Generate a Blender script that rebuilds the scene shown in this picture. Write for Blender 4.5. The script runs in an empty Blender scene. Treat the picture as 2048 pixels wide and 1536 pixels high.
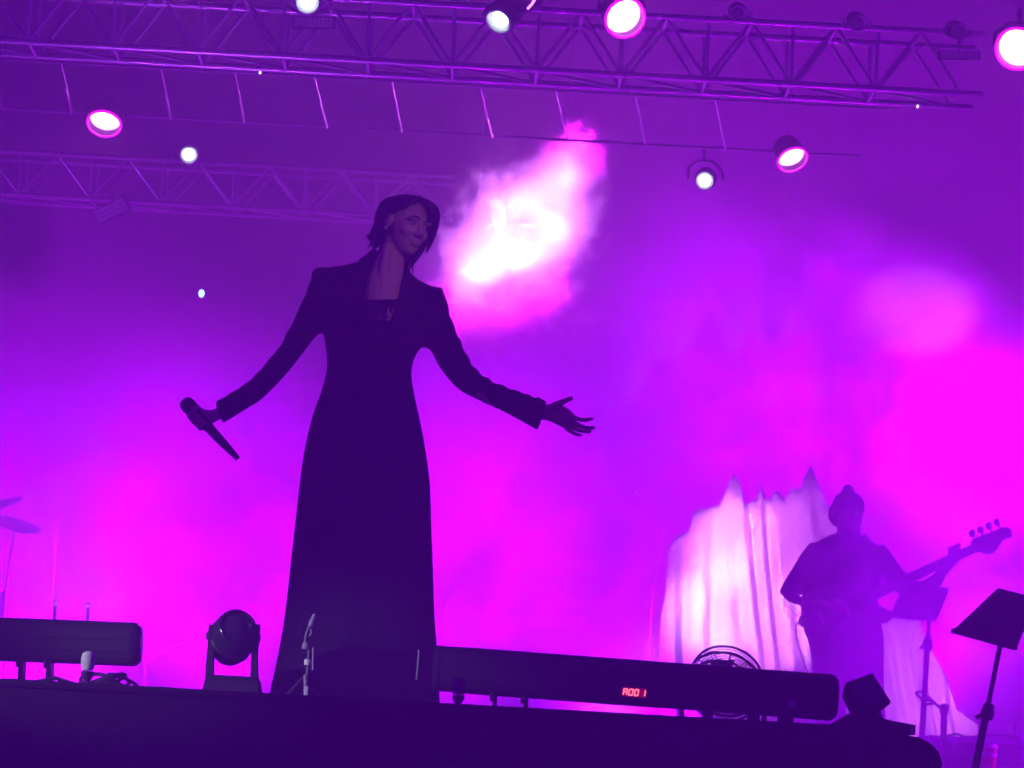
import bpy, bmesh, math, random
from math import sin, cos, pi, radians
from mathutils import Vector, Matrix, noise
random.seed(7)
sc = bpy.context.scene
COL = sc.collection

# ------------------------------------------------------------------ camera
CAM = Vector((0, -12, -0.1)); F = 6900.0
pitch, roll = radians(5.95), radians(3.2)
r0, fw, u0 = Vector((1, 0, 0)), Vector((0, cos(pitch), sin(pitch))), Vector((0, -sin(pitch), cos(pitch)))
RT = r0*cos(roll) + u0*sin(roll); UP = u0*cos(roll) - r0*sin(roll)
cd = bpy.data.cameras.new('camera'); cam = bpy.data.objects.new('camera', cd); COL.objects.link(cam)
m = Matrix.Identity(4)
for i in range(3):
    m[i][0], m[i][1], m[i][2], m[i][3] = RT[i], UP[i], -fw[i], CAM[i]
cam.matrix_world = m
cd.sensor_width = 36; cd.lens = 36*F/2048; cd.clip_start = 0.1; cd.clip_end = 300
sc.camera = cam
def P(px, py, D):
    """world point D metres down-stage-to-up-stage from the camera on the sight line of a photo pixel"""
    d = fw + RT*((px-1024)/F) + UP*((768-py)/F)
    return CAM + d*(D/d.y)
def zat(py, D): return P(1024, py, D).z

# ------------------------------------------------------------------ night sky glow, exposure
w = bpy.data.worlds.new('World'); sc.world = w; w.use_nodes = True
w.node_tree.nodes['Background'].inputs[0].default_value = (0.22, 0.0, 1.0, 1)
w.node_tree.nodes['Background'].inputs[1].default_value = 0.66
vs = sc.view_settings
vs.view_transform = 'Standard'; vs.look = 'None'; vs.exposure = 0; vs.gamma = 1; vs.use_curve_mapping = False
cy = sc.cycles
cy.use_denoising = True; cy.volume_bounces = 2; cy.max_bounces = 6; cy.diffuse_bounces = 2; cy.glossy_bounces = 2
cy.volume_step_rate = 2.0; cy.volume_max_steps = 110; cy.sample_clamp_indirect = 4; cy.sample_clamp_direct = 0
cy.use_light_tree = True; cy.caustics_reflective = False; cy.caustics_refractive = False
cy.use_adaptive_sampling = True; cy.adaptive_threshold = 0.04

# ------------------------------------------------------------------ stage lamps (unseen spots added on the floor, in wings, smoke and before the stage)
VIO = (0.30, 0.0, 1.0); MAG = (0.52, 0.0, 1.0); PINK = (1.0, 0.16, 1.0); WHT = (1.0, 0.55, 1.0)
def spot(name, loc, tgt, watt, colr, ang, blend=1.0, rad=0.1):
    l = bpy.data.lights.new(name, 'SPOT'); l.energy = watt; l.color = colr
    l.spot_size = radians(ang); l.spot_blend = blend; l.shadow_soft_size = rad
    o = bpy.data.objects.new(name, l); COL.objects.link(o); o.location = loc
    o.rotation_euler = (Vector(tgt)-Vector(loc)).to_track_quat('-Z', 'Y').to_euler()
    return o
BD = 28.2
# unseen washes from the floor and the wings onto the backdrop: (from pixel/depth) -> (backdrop pixel)
def floor_at(px, D, z=-.32):
    v = P(px, 1500, D); v.z = z; return v
def rig_at(px, D, z=5.95):
    v = P(px, 0, D); v.z = z; return v
WASH = [   # (lamp position, backdrop pixel it aims at, watts, colour, cone)
    (floor_at(440, 25.6), (440, 1120), 30000, MAG, 52),
    (floor_at(60, 25.6), (60, 1100), 15000, MAG, 70),
    (floor_at(930, 25.6), (930, 1110), 28000, MAG, 46),
    (floor_at(1230, 25.4), (1230, 1060), 4500, VIO, 80),
    ((7.2, 13.2, 1.5), (1835, 815), 140000, MAG, 31),
    ((7.2, 12.6, 1.2), (1700, 1100), 16000, MAG, 44),
    (floor_at(1270, 26.0), (1270, 1230), 11000, MAG, 60),
    (floor_at(1760, 26.9), (1770, 1000), 20000, MAG, 90),
    (floor_at(120, 26.0), (120, 1240), 9000, MAG, 60),
]
for k, (p_, b, e, c, g) in enumerate(WASH):
    spot('wash_lamp', p_, P(b[0], b[1], BD), e, c, g)
STROBE = [(950, 540), (968, 500), (985, 528), (992, 462), (1006, 500), (1002, 425), (1030, 465), (1034, 520), (1040, 420), (1062, 492), (1070, 446), (1078, 400), (1098, 475), (1106, 432), (1112, 384), (1130, 350)]     # strobe spots spread through the smoke to fill its white core
for k, (x_, y_) in enumerate(STROBE):
    q_ = P(x_, y_, 27.48); spot('strobe_fill', q_, q_+Vector((0, -1, -.12)), 120 if k == 15 else 205, (.9, .25, 1.0), 115, 1.0, .13)
for x_, y_ in ((930, 600), (1152, 300), (1085, 575), (1010, 610)):
    q_ = P(x_, y_, 27.5); spot('strobe_fill', q_, q_+Vector((0, -1, -.12)), 240, (1.0, .012, 1.0), 115, 1.0, .10)  # added magenta fill around the white core, not cells of the bar
spot('wash_lamp', floor_at(850, 22.0), P(960, 760, BD), 16000, MAG, 20)
spot('profile_lamp', (7.0, 12.0, 3.6), P(1842, 622, BD), 42000, (1, .11, 1), 8.8, .9, 0.03)
spot('drape_lamp', floor_at(1040, 22.4), P(1440, 1215, 26.4), 17000, (1, .42, 1), 12.0, 1.0, 0.08)
spot('drape_lamp', floor_at(1140, 22.4), P(1478, 1085, 26.4), 17000, (1, .34, 1), 10.0, 1.0, 0.08)
spot('drape_lamp', floor_at(1340, 22.8), P(1590, 1230, 26.4), 7000, (1, .34, 1), 13.0, 1.0, 0.08)
spot('drape_lamp', floor_at(1560, 23.4), P(1520, 1150, 26.4), 6000, (1, .20, 1), 28, 1.0, 0.08)
spot('drape_lamp', floor_at(1900, 23.0), P(1835, 1340, 26.4), 3600, (1, .2, 1), 26, 1.0, 0.08)
spot('stage_wash', (7.0, 4.6, 2.2), P(1760, 1250, 15.9), 14500, (.38, 0, 1), 40)
spot('stage_wash', (-7.0, 8.6, 2.2), P(450, 1250, 20.5), 9000, (.38, 0, 1), 46)
spot('truss_fill', (-7.0, 11.0, 2.6), P(330, 375, 26.9), 1500, (.40, .03, 1.0), 26, 0.8, 0.05)  # added spot in the wing to brighten the rear truss
for x_, e_, c_ in ((-2.3, 800, (.42, .05, 1.0)), (-.3, 450, (.45, .0, 1.0)), (1.9, 600, (.5, .0, 1.0))):
    spot('truss_fill', (x_, 6.9, -.3), (x_, 7.7, 4.0), e_, c_, 62, 0.9, 0.05)  # added floor spots to brighten the chords of the front truss
spot('front_spot', (4.5, -9.0, 4.6), P(790, 520, 11.9), 1500, (1.0, 0.40, 0.48), 4.6, 0.7, 0.2)
spot('side_spot', (-5.2, -3.2, 1.1), (P(430, 1350, 11.3).x, -.65, .10), 1300, (1.0, 0.92, 0.95), 11, 0.7, 0.05)

# ------------------------------------------------------------------ materials
def mat(name, c, rough=0.6, metal=0.0, var=0.15, scale=30.0, bump=0.0, emit=None, es=0.0, spec=0.5):
    mt = bpy.data.materials.new(name); mt.use_nodes = True
    nt = mt.node_tree; b = nt.nodes['Principled BSDF']
    b.inputs['Roughness'].default_value = rough; b.inputs['Metallic'].default_value = metal
    b.inputs['Specular IOR Level'].default_value = spec
    tc = nt.nodes.new('ShaderNodeTexCoord'); nz = nt.nodes.new('ShaderNodeTexNoise')
    nz.inputs['Scale'].default_value = scale; nz.inputs['Detail'].default_value = 4
    nt.links.new(tc.outputs['Object'], nz.inputs['Vector'])
    mx = nt.nodes.new('ShaderNodeMix'); mx.data_type = 'RGBA'
    mx.inputs['A'].default_value = (*[x*(1-var) for x in c], 1); mx.inputs['B'].default_value = (*[min(1, x*(1+var)) for x in c], 1)
    nt.links.new(nz.outputs['Fac'], mx.inputs['Factor']); nt.links.new(mx.outputs['Result'], b.inputs['Base Color'])
    if bump:
        bp = nt.nodes.new('ShaderNodeBump'); bp.inputs['Strength'].default_value = bump; bp.inputs['Distance'].default_value = 0.01
        nt.links.new(nz.outputs['Fac'], bp.inputs['Height']); nt.links.new(bp.outputs['Normal'], b.inputs['Normal'])
    if emit:
        b.inputs['Emission Color'].default_value = (*emit, 1); b.inputs['Emission Strength'].default_value = es
    return mt
M = dict(
    ground=mat('asphalt', (.05, .05, .05), .9, bump=.3),
    floor=mat('stage_plywood_black', (.03, .03, .032), .55, scale=8),
    skirt=mat('black_molton_cloth', (.012, .012, .013), .95, bump=.3, scale=120, spec=.1),
    roofm=mat('roof_canvas', (.02, .02, .022), .9),
    backdrop=mat('backdrop_cloth', (.16, .16, .17), .95, bump=.05, scale=3, spec=.05),
    drape=mat('lit_patch_cloth', (.78, .77, .76), .9, bump=.35, scale=9, var=.12, spec=.1),  # white puts the curtain's light patch into the cloth colour
    alu=mat('truss_aluminium', (.80, .80, .82), .36, 1.0, scale=20),
    steel=mat('pale_steel', (.5, .5, .52), .4, 1.0),
    black=mat('black_plastic', (.018, .018, .02), .6, spec=.25),
    gloss=mat('black_gloss', (.02, .02, .022), .18),
    blackm=mat('black_metal', (.03, .03, .032), .4, .3),
    grey=mat('grey_rubber', (.32, .32, .32), .7),
    foam=mat('pale_foam', (.55, .55, .55), .95, bump=.4, scale=200),
    darkfoam=mat('dark_foam', (.05, .05, .09), .95, bump=.4, scale=200),
    wool=mat('black_wool', (.010, .010, .011), .95, bump=.25, scale=90, spec=.08),
    satin=mat('black_satin_lapel', (.011, .011, .012), .8, spec=.15),
    skin=mat('skin', (.50, .31, .24), .55, var=.08),
    hair=mat('dark_hair', (.012, .009, .008), .45, bump=.4, scale=70),
    eye=mat('eye_white', (.6, .6, .58), .2),
    shirt=mat('dark_shirt', (.03, .03, .035), .9, bump=.2),
    jeans=mat('dark_trousers', (.025, .025, .03), .9, bump=.2),
    leather=mat('black_leather', (.015, .014, .013), .4),
    bassbody=mat('bass_lacquer', (.16, .13, .12), .2),
    guard=mat('pickguard_shell', (.30, .27, .26), .25),
    maple=mat('neck_wood', (.10, .06, .035), .35, scale=12),
    cymbal=mat('cymbal_bronze', (.45, .30, .12), .3, 1.0),
    drum=mat('drum_shell', (.05, .02, .03), .3),
    skinhead=mat('drum_head', (.6, .6, .58), .6),
    red=mat('red_paper_cup', (.55, .02, .03), .5),
    paper=mat('white_paper', (.75, .75, .73), .8),
    case=mat('flight_case_ply', (.06, .05, .06), .5),
    white_tape=mat('white_tape', (.8, .8, .78), .6),
    panel=mat('led_panel_glass', (.16, .16, .18), .25),
    cell=mat('led_cell', (.8, .8, .82), .4),
    parlens=mat('par_lens_lit', (.8, .3, .8), .2, emit=(1.0, .20, 1.0), es=30),
    rimglow=mat('par_glow_rim', (.8, .2, .7), .4, emit=(1.0, .0, .75), es=4.5),  # rim made to glow for the magenta light on the barrel's edge
    whitelens=mat('white_lens_lit', (.9, .9, .9), .2, emit=(.9, 1.0, .86), es=8),
    ringlit=mat('lens_rim_glass', (.7, .8, .75), .12),
    cyan=mat('cyan_led', (.1, .5, .8), .3, emit=(.25, .75, 1.0), es=9),
    whiteled=mat('white_led', (.8, .8, .8), .3, emit=(1, .95, 1), es=5),
    edgeglow=mat('pink_edge_glow', (.8, .8, .8), .3, emit=(1, .25, 1), es=6),  # glow for a lit housing edge
    digit=mat('red_digit', (.6, .02, .02), .3, emit=(1.0, .20, .25), es=3.2),
    digitbg=mat('red_display_glass', (.3, .0, .01), .2, emit=(1.0, .0, .02), es=.30),
    lens=mat('unlit_lens', (.35, .35, .38), .08, .6),
)

# ------------------------------------------------------------------ mesh builder
class B:
    def __init__(s): s.v = []; s.f = []
    def add(s, vs, fs):
        o = len(s.v); s.v += [Vector(x) for x in vs]; s.f += [tuple(i+o for i in f) for f in fs]; return s
    def box(s, c, d, R=None, bev=0.0):
        c = Vector(c); hx, hy, hz = d[0]/2, d[1]/2, d[2]/2
        if bev <= 0:
            vs = [Vector((x, y, z)) for x in (-hx, hx) for y in (-hy, hy) for z in (-hz, hz)]
            fs = [(0, 1, 3, 2), (4, 6, 7, 5), (0, 4, 5, 1), (2, 3, 7, 6), (0, 2, 6, 4), (1, 5, 7, 3)]
        else:
            bm = bmesh.new(); bmesh.ops.create_cube(bm, size=1, matrix=Matrix.Diagonal((*d, 1)))
            bmesh.ops.bevel(bm, geom=bm.edges[:], offset=bev, segments=2, affect='EDGES', profile=.5)
            bm.verts.index_update(); vs = [v.co.copy() for v in bm.verts]; fs = [[v.index for v in f.verts] for f in bm.faces]; bm.free()
        if R: vs = [R @ v for v in vs]
        return s.add([c+v for v in vs], fs)
    def loft(s, rings, cap=True):
        n = len(rings[0]); vs = [p for r in rings for p in r]; fs = []
        for i in range(len(rings)-1):
            for j in range(n):
                k = (j+1) % n; fs.append((i*n+j, i*n+k, (i+1)*n+k, (i+1)*n+j))
        if cap: fs.append(tuple(range(n))[::-1]); fs.append(tuple(range((len(rings)-1)*n, len(rings)*n)))
        return s.add(vs, fs)
    def tube(s, pts, rad, n=10, cap=True, flat=None):
        pts = [Vector(p) for p in pts]
        if not hasattr(rad, '__len__'): rad = [rad]*len(pts)
        rings = []; ref = None
        for i, p in enumerate(pts):
            t = (pts[min(i+1, len(pts)-1)]-pts[max(i-1, 0)]).normalized()
            if ref is None:
                ref = Vector((0, 1, 0)) if abs(t.y) < .9 else Vector((1, 0, 0))
            a = (ref - t*ref.dot(t)).normalized(); ref = a; b = t.cross(a)
            k = flat if flat else 1.0
            rings.append([p + a*(cos(2*pi*j/n)*rad[i]*k) + b*(sin(2*pi*j/n)*rad[i]) for j in range(n)])
        return s.loft(rings, cap)
    def ell(s, c, r, R=None, nu=16, nv=10):
        c = Vector(c)
        if not hasattr(r, '__len__'): r = (r, r, r)
        vs = [Vector((0, 0, r[2]))]; fs = []
        for i in range(1, nv):
            th = pi*i/nv
            for j in range(nu):
                ph = 2*pi*j/nu; vs.append(Vector((r[0]*sin(th)*cos(ph), r[1]*sin(th)*sin(ph), r[2]*cos(th))))
        vs.append(Vector((0, 0, -r[2])))
        for j in range(nu): fs.append((0, 1+j, 1+(j+1) % nu))
        for i in range(nv-2):
            for j in range(nu):
                k = (j+1) % nu; fs.append((1+i*nu+j, 1+(i+1)*nu+j, 1+(i+1)*nu+k, 1+i*nu+k))
        L = len(vs)-1
        for j in range(nu): fs.append((L, 1+(nv-2)*nu+(j+1) % nu, 1+(nv-2)*nu+j))
        if R: vs = [R @ v for v in vs]
        return s.add([c+v for v in vs], fs)
    def lathe(s, prof, c=(0, 0, 0), R=None, n=24, ring=False):
        c = Vector(c); rings = []
        if ring: prof = list(prof)+[prof[0]]
        for (r, z) in prof:
            ring = [Vector((max(r, 1e-4)*cos(2*pi*j/n), max(r, 1e-4)*sin(2*pi*j/n), z)) for j in range(n)]
            rings.append([c + (R @ v if R else v) for v in ring])
        return s.loft(rings, not ring)
    def prism(s, outline, th, T):
        """outline in local x,y; extruded th along local z; T maps local -> world"""
        n = len(outline); vs = [T @ Vector((x, y, -th/2)) for x, y in outline] + [T @ Vector((x, y, th/2)) for x, y in outline]
        fs = [tuple(range(n))[::-1], tuple(range(n, 2*n))] + [(i, (i+1) % n, n+(i+1) % n, n+i) for i in range(n)]
        return s.add(vs, fs)
    def mesh(s, name, off=(0, 0, 0)):
        off = Vector(off); me = bpy.data.meshes.new(name)
        me.from_pydata([v-off for v in s.v], [], s.f); me.validate()
        bm = bmesh.new(); bm.from_mesh(me); bmesh.ops.recalc_face_normals(bm, faces=bm.faces[:]); bm.to_mesh(me); bm.free()
        return me
    def done(s, name, mt, parent=None, off=None, smooth=True, vox=0, sm=0, loc=None):
        if off is None: off = parent.get('_b', (0, 0, 0)) if parent else (0, 0, 0)
        me = s.mesh(name, off)
        o = bpy.data.objects.new(name, me)
        if vox:
            COL.objects.link(o)
            r = o.modifiers.new('r', 'REMESH'); r.mode = 'VOXEL'; r.voxel_size = vox
            if sm: q = o.modifiers.new('s', 'SMOOTH'); q.factor = .5; q.iterations = sm
            dg = bpy.context.evaluated_depsgraph_get()
            me2 = bpy.data.meshes.new_from_object(o.evaluated_get(dg)); bpy.data.objects.remove(o); bpy.data.meshes.remove(me)
            me2.name = name; o = bpy.data.objects.new(name, me2); me = me2
        COL.objects.link(o)
        me.materials.clear(); me.materials.append(mt)
        if smooth:
            me.polygons.foreach_set('use_smooth', [True]*len(me.polygons))
            if not vox: me.set_sharp_from_angle(angle=radians(40))
        if parent: o.parent = parent
        if loc is not None: o.location = loc
        return o
def tag(o, label=None, cat=None, group=None, kind=None):
    if label: o['label'] = label
    if cat: o['category'] = cat
    if group: o['group'] = group
    if kind: o['kind'] = kind
    return o
def thing(name, label, cat, base=(0, 0, 0), group=None, world=True):
    """Empty at the base; with world=True parts are given in world coordinates and stored relative to the base"""
    o = bpy.data.objects.new(name, None); COL.objects.link(o); o.location = base; o.empty_display_size = .1
    if world: o['_b'] = tuple(base)
    return tag(o, label, cat, group)
def copy_tree(o, parent=None):
    c = o.copy(); COL.objects.link(c)
    if parent: c.parent = parent
    for ch in list(o.children): copy_tree(ch, c)
    return c
def Rto(d, up=(0, 0, 1)):
    return Vector(d).to_track_quat('Z', 'Y').to_matrix()
def cr(pts, n=6, closed=False):
    """Catmull-Rom"""
    pts = [Vector(p) for p in pts]; out = []; N = len(pts)
    for i in range(N if closed else N-1):
        a, b, c, d = (pts[(i-1) % N], pts[i], pts[(i+1) % N], pts[(i+2) % N]) if closed else (pts[max(i-1, 0)], pts[i], pts[i+1], pts[min(i+2, N-1)])
        for k in range(n):
            t = k/n; out.append(.5*((2*b)+(c-a)*t+(2*a-5*b+4*c-d)*t*t+(3*b-a-3*c+d)*t**3))
    if not closed: out.append(pts[-1])
    return out
def px_tube(b, pairs, D, k=1.0, n=16, sub=3):
    """limb from pairs of silhouette pixels; D a number or one per pair"""
    if not hasattr(D, '__len__'): D = [D]*len(pairs)
    A = cr([P(p[0], p[1], d) for p, d in zip(pairs, D)], sub); C = cr([P(p[2], p[3], d) for p, d in zip(pairs, D)], sub)
    rings = []
    for a, c in zip(A, C):
        mid = (a+c)/2; h = (c-a)/2; dv = Vector((0, 1, 0))*h.length*k
        rings.append([mid + h*cos(2*pi*j/n) + dv*sin(2*pi*j/n) for j in range(n)])
    return b.loft(rings)

# ================================================================== SETTING
tag(B().add([(-60, -40, -1.85), (60, -40, -1.85), (60, 60, -1.85), (-60, 60, -1.85)], [(0, 1, 2, 3)]).done('ground', M['ground'], smooth=False), kind='structure')
tag(B().box((0, 10.0, -.52), (19, 19.6, .12)).done('stage_floor', M['floor'], smooth=False), kind='structure')
# front platform with a rounded right-hand corner, black cloth over its front
xr = P(1898, 1500, 11).x; rc = .16
bp = B()
def plat(z, x1): 
    o = [Vector((-9, -1, z)), Vector((x1-rc, -1, z))]
    o += [Vector((x1-rc+rc*sin(a), -1+rc-rc*cos(a), z)) for a in [pi/2*k/6 for k in range(1, 7)]]
    o += [Vector((x1, .9, z)), Vector((-9, .9, z))]; return o
lv = []
for k in range(5):
    a = pi/2*k/4; lv.append(plat(-.085+.085*sin(a), xr-.12+.12*cos(a)))
bp.loft([plat(-1.85, xr)] + lv)
fp = tag(bp.done('stage_platform', M['skirt']), kind='structure')
tag(B().box((0, 9.0, 7.05), (19, 14.5, .1)).done('stage_roof', M['roofm'], smooth=False), kind='structure')
# legs of the roof, far outside the frame, so that it stands
for x in (-8.8, 8.8):
    for y in (2.4, 15.6):
        tag(B().box((x, y, 3.26), (.4, .4, 7.48)).done('roof_tower', M['blackm'], smooth=False), kind='structure')

lp = B().tube([Vector((-9, -1.0, .004)), Vector((xr-rc-.1, -1.0, .004))], .014, 8)
lp = lp.done('edge_trim', M['skirt']); lp.parent = fp
# backdrop: smooth cloth, gently rippled
bd = B(); nx, nz = 160, 60; vs = []; fs = []
for j in range(nz+1):
    for i in range(nx+1):
        x = -9+18*i/nx; z = -.46+7.4*j/nz
        vs.append((x, 16.2+.006*sin(x*5.3+.6*sin(z*1.1))+.012*noise.noise(Vector((x*1.1, z*.5, 0))), z))
for j in range(nz):
    for i in range(nx): a = j*(nx+1)+i; fs.append((a, a+1, a+nx+2, a+nx+1))
bd.add(vs, fs)
tag(bd.done('backdrop_curtain', M['backdrop']), 'wide plain backdrop cloth closing off the rear of the stage, washed in magenta', 'curtain')

# pleated drape behind the bass player, white and cut like the light patch there
TOP = [(1322, 1230), (1330, 1200), (1337, 1095), (1352, 1072), (1380, 1062), (1386, 1022), (1420, 1015), (1440, 1008), (1458, 965), (1468, 946), (1478, 965), (1490, 1010), (1510, 1000), (1522, 975), (1535, 1002), (1552, 980), (1570, 1000),
       (1585, 972), (1600, 985), (1612, 945), (1622, 932), (1634, 960), (1650, 1000), (1668, 1030), (1700, 1130), (1760, 1225), (1775, 1237), (1838, 1239), (1862, 1300), (1890, 1350), (1915, 1420), (1955, 1450)]
dr = B(); NX, NZ = 300, 36; D0 = 26.3; vs = []; fs = []
def topz(px):
    for (a, b) in zip(TOP, TOP[1:]):
        if a[0] <= px <= b[0]: return a[1]+(b[1]-a[1])*(px-a[0])/(b[0]-a[0])
    return TOP[-1][1]
for i in range(NX+1):
    px = 1322+(1955-1322)*i/NX; tp = P(px, topz(px)+4*noise.noise(Vector((px*.11, 0, 0))), D0)
    for j in range(NZ+1):
        t = j/NZ; z = tp.z+(-.44-tp.z)*t; q_ = px-t*max(0, min(1, (px-1430)/60))*70; ph = q_*.135+2.6*sin(q_*.021)+2.4*noise.noise(Vector((q_*.016, 0, 3)))
        x = tp.x + .16*t*(.4+.6*t)*(1 if px < 1700 else .9) - .05*t
        amp = (.055+.07*noise.noise(Vector((q_*.02, 5, z*.25))))*(.35+.65*min(1, t*3))
        y = D0-12 + amp*sin(ph+.5*noise.noise(Vector((px*.01, z*1.6, 1)))) + .025*noise.noise(Vector((x*5, z*3.2, 7))) + .012*noise.noise(Vector((x*14, z*9, 2)))
        vs.append((x, y, z))
for i in range(NX):
    for j in range(NZ): a = i*(NZ+1)+j; fs.append((a, a+1, a+NZ+2, a+NZ+1))
dr.add(vs, fs)
o = dr.done('light_patch_drape', M['drape']); o.modifiers.new('t', 'SOLIDIFY').thickness = .006
tag(o, 'pleated white drape shaped like the patch of light on the curtain behind the bass player', 'drape')

# ================================================================== TRUSSES
unit = B().tube([(0, 0, 0), (0, 0, 1)], 1.0, 8).mesh('tube_unit'); unit.materials.append(M['alu'])
unit.polygons.foreach_set('use_smooth', [len(p.vertices) == 4 for p in unit.polygons])
def rod(name, a, b, r, parent, mesh=unit):
    o = bpy.data.objects.new(name, mesh); COL.objects.link(o); o.parent = parent
    off = Vector(parent['_b']); d = Vector(b)-Vector(a)
    o.location = Vector(a)-off; o.rotation_mode = 'QUATERNION'; o.rotation_quaternion = d.to_track_quat('Z', 'Y'); o.scale = (r, r, d.length)
    return o
def truss(label, D, zb, h, dep, x0, x1, step, ph, rc=.022, rb=.011):
    y = D-12; t = thing('box_truss', label, 'truss', ((x0+x1)/2, y+dep/2, zb))
    for (yy, zz) in ((y, zb), (y, zb+h), (y+dep, zb), (y+dep, zb+h)):
        rod('chord', (x0, yy, zz), (x1, yy, zz), rc, t)
    n = int((x1-x0)/step); xs = x0+ph
    for k in range(n):
        a = xs+k*step; b = a+step
        if b > x1: break
        for yy in (y, y+dep):
            rod('brace', (a, yy, zb), (a+step/2, yy, zb+h), rb, t); rod('brace', (a+step/2, yy, zb+h), (b, yy, zb), rb, t)
            rod('post', (a, yy, zb), (a, yy, zb+h), rb, t)
        rod('cross_tie', (a, y, zb), (a, y+dep, zb), rb, t); rod('cross_tie', (a+step/2, y, zb+h), (a+step/2, y+dep, zb+h), rb, t)
        rod('diagonal_tie', (a, y, zb), (a+step, y+dep, zb), rb, t)
    return t
DF, DB, DL = 20.0, 26.9, 24.6
zF = P(1000, 136, DF).z; hF = .36
xFr = P(1966, 180, DF).x
tF = truss('front aluminium box truss across the top of the picture carrying the bright lamps', DF, zF, hF, .42, P(-160, 80, DF).x, xFr, .5, .13)
zB = P(300, 404, DB).z; hB = .34
tB = truss('rear aluminium box truss half lost in haze behind the singer', DB, zB, hB, .40, P(-130, 400, DB).x, P(905, 430, DB).x, .56, .1, .02, .011)
# ladder truss between them, seen from below
zL = P(600, 250, DL).z; zL2 = P(600, 152, 22.6).z
tL = thing('ladder_truss', 'flat ladder truss with slanted rungs hung between the front and rear box trusses', 'truss', (0, DL-12, zL))
xa, xb = P(-120, 200, DL).x, P(1720, 300, DL).x
rod('rail', (xa, DL-12, zL), (xb, DL-12, zL), .011, tL); rod('rail', (xa, 10.6, zL2), (xb, 10.6, zL2), .009, tL)
for (a, b, c, d) in ((-20, 120, 6, 200), (122, 128, 146, 212), (322, 142, 343, 226), (470, 145, 490, 236), (628, 160, 654, 262), (783, 172, 803, 276), (960, 165, 986, 262), (1112, 172, 1137, 272), (1270, 190, 1292, 285), (1430, 200, 1452, 292)):
    p, q = P(a, b, 22.6), P(c, d, DL); p.z = zL2; q.z = zL
    rod('rung', p, q, .006, tL)
    s_ = p.lerp(q, .45); e_ = p.lerp(q, .98)
    o = B().tube([s_+Vector((0, -.03, -.02)), e_+Vector((0, -.03, -.02))], .009, 6).done('rung_sleeve', M['steel'], tL)

# ================================================================== LAMPS
def par_proto(lit):
    """local: lens faces -Y; hook at the top"""
    t = thing('par_can', 'x', 'stage light', world=False)
    R = Rto((0, -1, 0))
    B().lathe([(.04, -.11), (.085, -.10), (.10, -.07), (.112, 0), (.118, .05), (.118, .09), (.108, .09), (.106, .02), (.0, .015)], R=R).done('housing', M['black'], t)
    B().lathe([(.0, .028), (.104, .028), (.104, .036), (.06, .046), (.0, .05)], R=R).done('lens', M['parlens'] if lit else M['lens'], t)
    B().lathe([(.109, .085), (.122, .085), (.122, .097), (.109, .097)], R=R, ring=True).done('rim', M['rimglow'] if lit else M['blackm'], t)
    return t
def place_lamp(o, name, label, loc, aim, hook, group, spin=0, sc_=1.0):
    o.name = name; tag(o, label, 'stage light', group); o.location = loc
    d = Vector(aim).normalized(); q = d.to_track_quat('-Y', 'Z'); o.rotation_mode = 'QUATERNION'; o.rotation_quaternion = q
    o.scale = (sc_,)*3
    # yoke and clamp in the lamp's own frame, reaching the pipe it hangs from
    inv = (q.to_matrix().inverted())
    h = inv @ (Vector(hook)-Vector(loc))/sc_
    top = h*.62
    side = Vector((1, 0, 0))*.135
    B().tube([side*.9, side, top*.55+side, top+side*.45, top-side*.45, top*.55-side, -side, -side*.9], .012, 6).done('yoke', M['blackm'], o)
    B().tube([top, h], .014, 6).done('clamp', M['steel'], o)
    return o
pp = par_proto(True)
plist = [
    ((213, 230), 24.3, (-.05, -.62, -.78), (205, 200, DL), 'lit magenta par can low on the far left of the ladder truss', 1.05),
    ((1578, 304), 24.3, (.28, -.62, -.74), (1585, 290, DL), 'lit magenta par can on the right end of the ladder truss, tilted', .95),
    ((1241, 26), 19.7, (.28, -.80, -.48), (1250, -40, DF), 'largest glowing par can at top centre right, facing the audience', 1.02),
    ((2038, 91), 19.7, (-.25, -.88, -.40), (2040, 20, DF), 'glowing par can cut by the right edge of the picture', 1.05),
    ((372, -52), 19.7, (.0, -.80, -.50), (375, -110, DF), 'glowing par can just above the top edge left of centre', 1.0)]
for i, (p, D, aim, hk, lb, s_) in enumerate(plist):
    o = pp if i == 0 else copy_tree(pp)
    if i:
        for ch in list(o.children):
            if ch.name.startswith(('yoke', 'clamp')): bpy.data.objects.remove(ch)
    place_lamp(o, 'par_can', lb, P(p[0], p[1], D), aim, P(*hk), 'lit magenta par cans', sc_=s_)

def head_proto(kind):
    """moving head: lens faces -Y"""
    t = thing('moving_head', 'x', 'stage light', world=False); R = Rto((0, -1, 0))
    B().lathe([(.03, -.15), (.075, -.13), (.088, -.05), (.085, .03), (.072, .07), (.078, .075), (.078, .09), (.066, .09), (.066, .06), (.0, .055)], R=R).done('head', M['black'], t)
    B().lathe([(.0, .065), (.05, .065), (.046, .074), (.0, .08)], R=R).done('lens', M['whitelens'] if kind else M['lens'], t)
    B().lathe([(.054, .062), (.068, .062), (.075, .094), (.069, .094)], R=R, ring=True).done('lens_ring', M['ringlit'], t)
    return t
hp = head_proto(1)
hl = [((377, 306), 26.7, (.12, -.85, -.30), (377, 332, 26.9), 'white moving head lamp at left above the rear truss', .98),
      ((1411, 358), 24.5, (-.1, -.85, -.28), (1408, 300, DL), 'white moving head lamp right of centre hung below the ladder truss', .92),
      ((617, -2), 19.6, (.0, -.85, -.40), (617, 40, 20.0), 'white moving head lamp at the top edge above a led panel', .95),
      ((1010, 27), 19.6, (-.35, -.62, -.62), (1035, -20, 20.0), 'white moving head lamp tilted left near the top centre', 1.05)]
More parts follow.
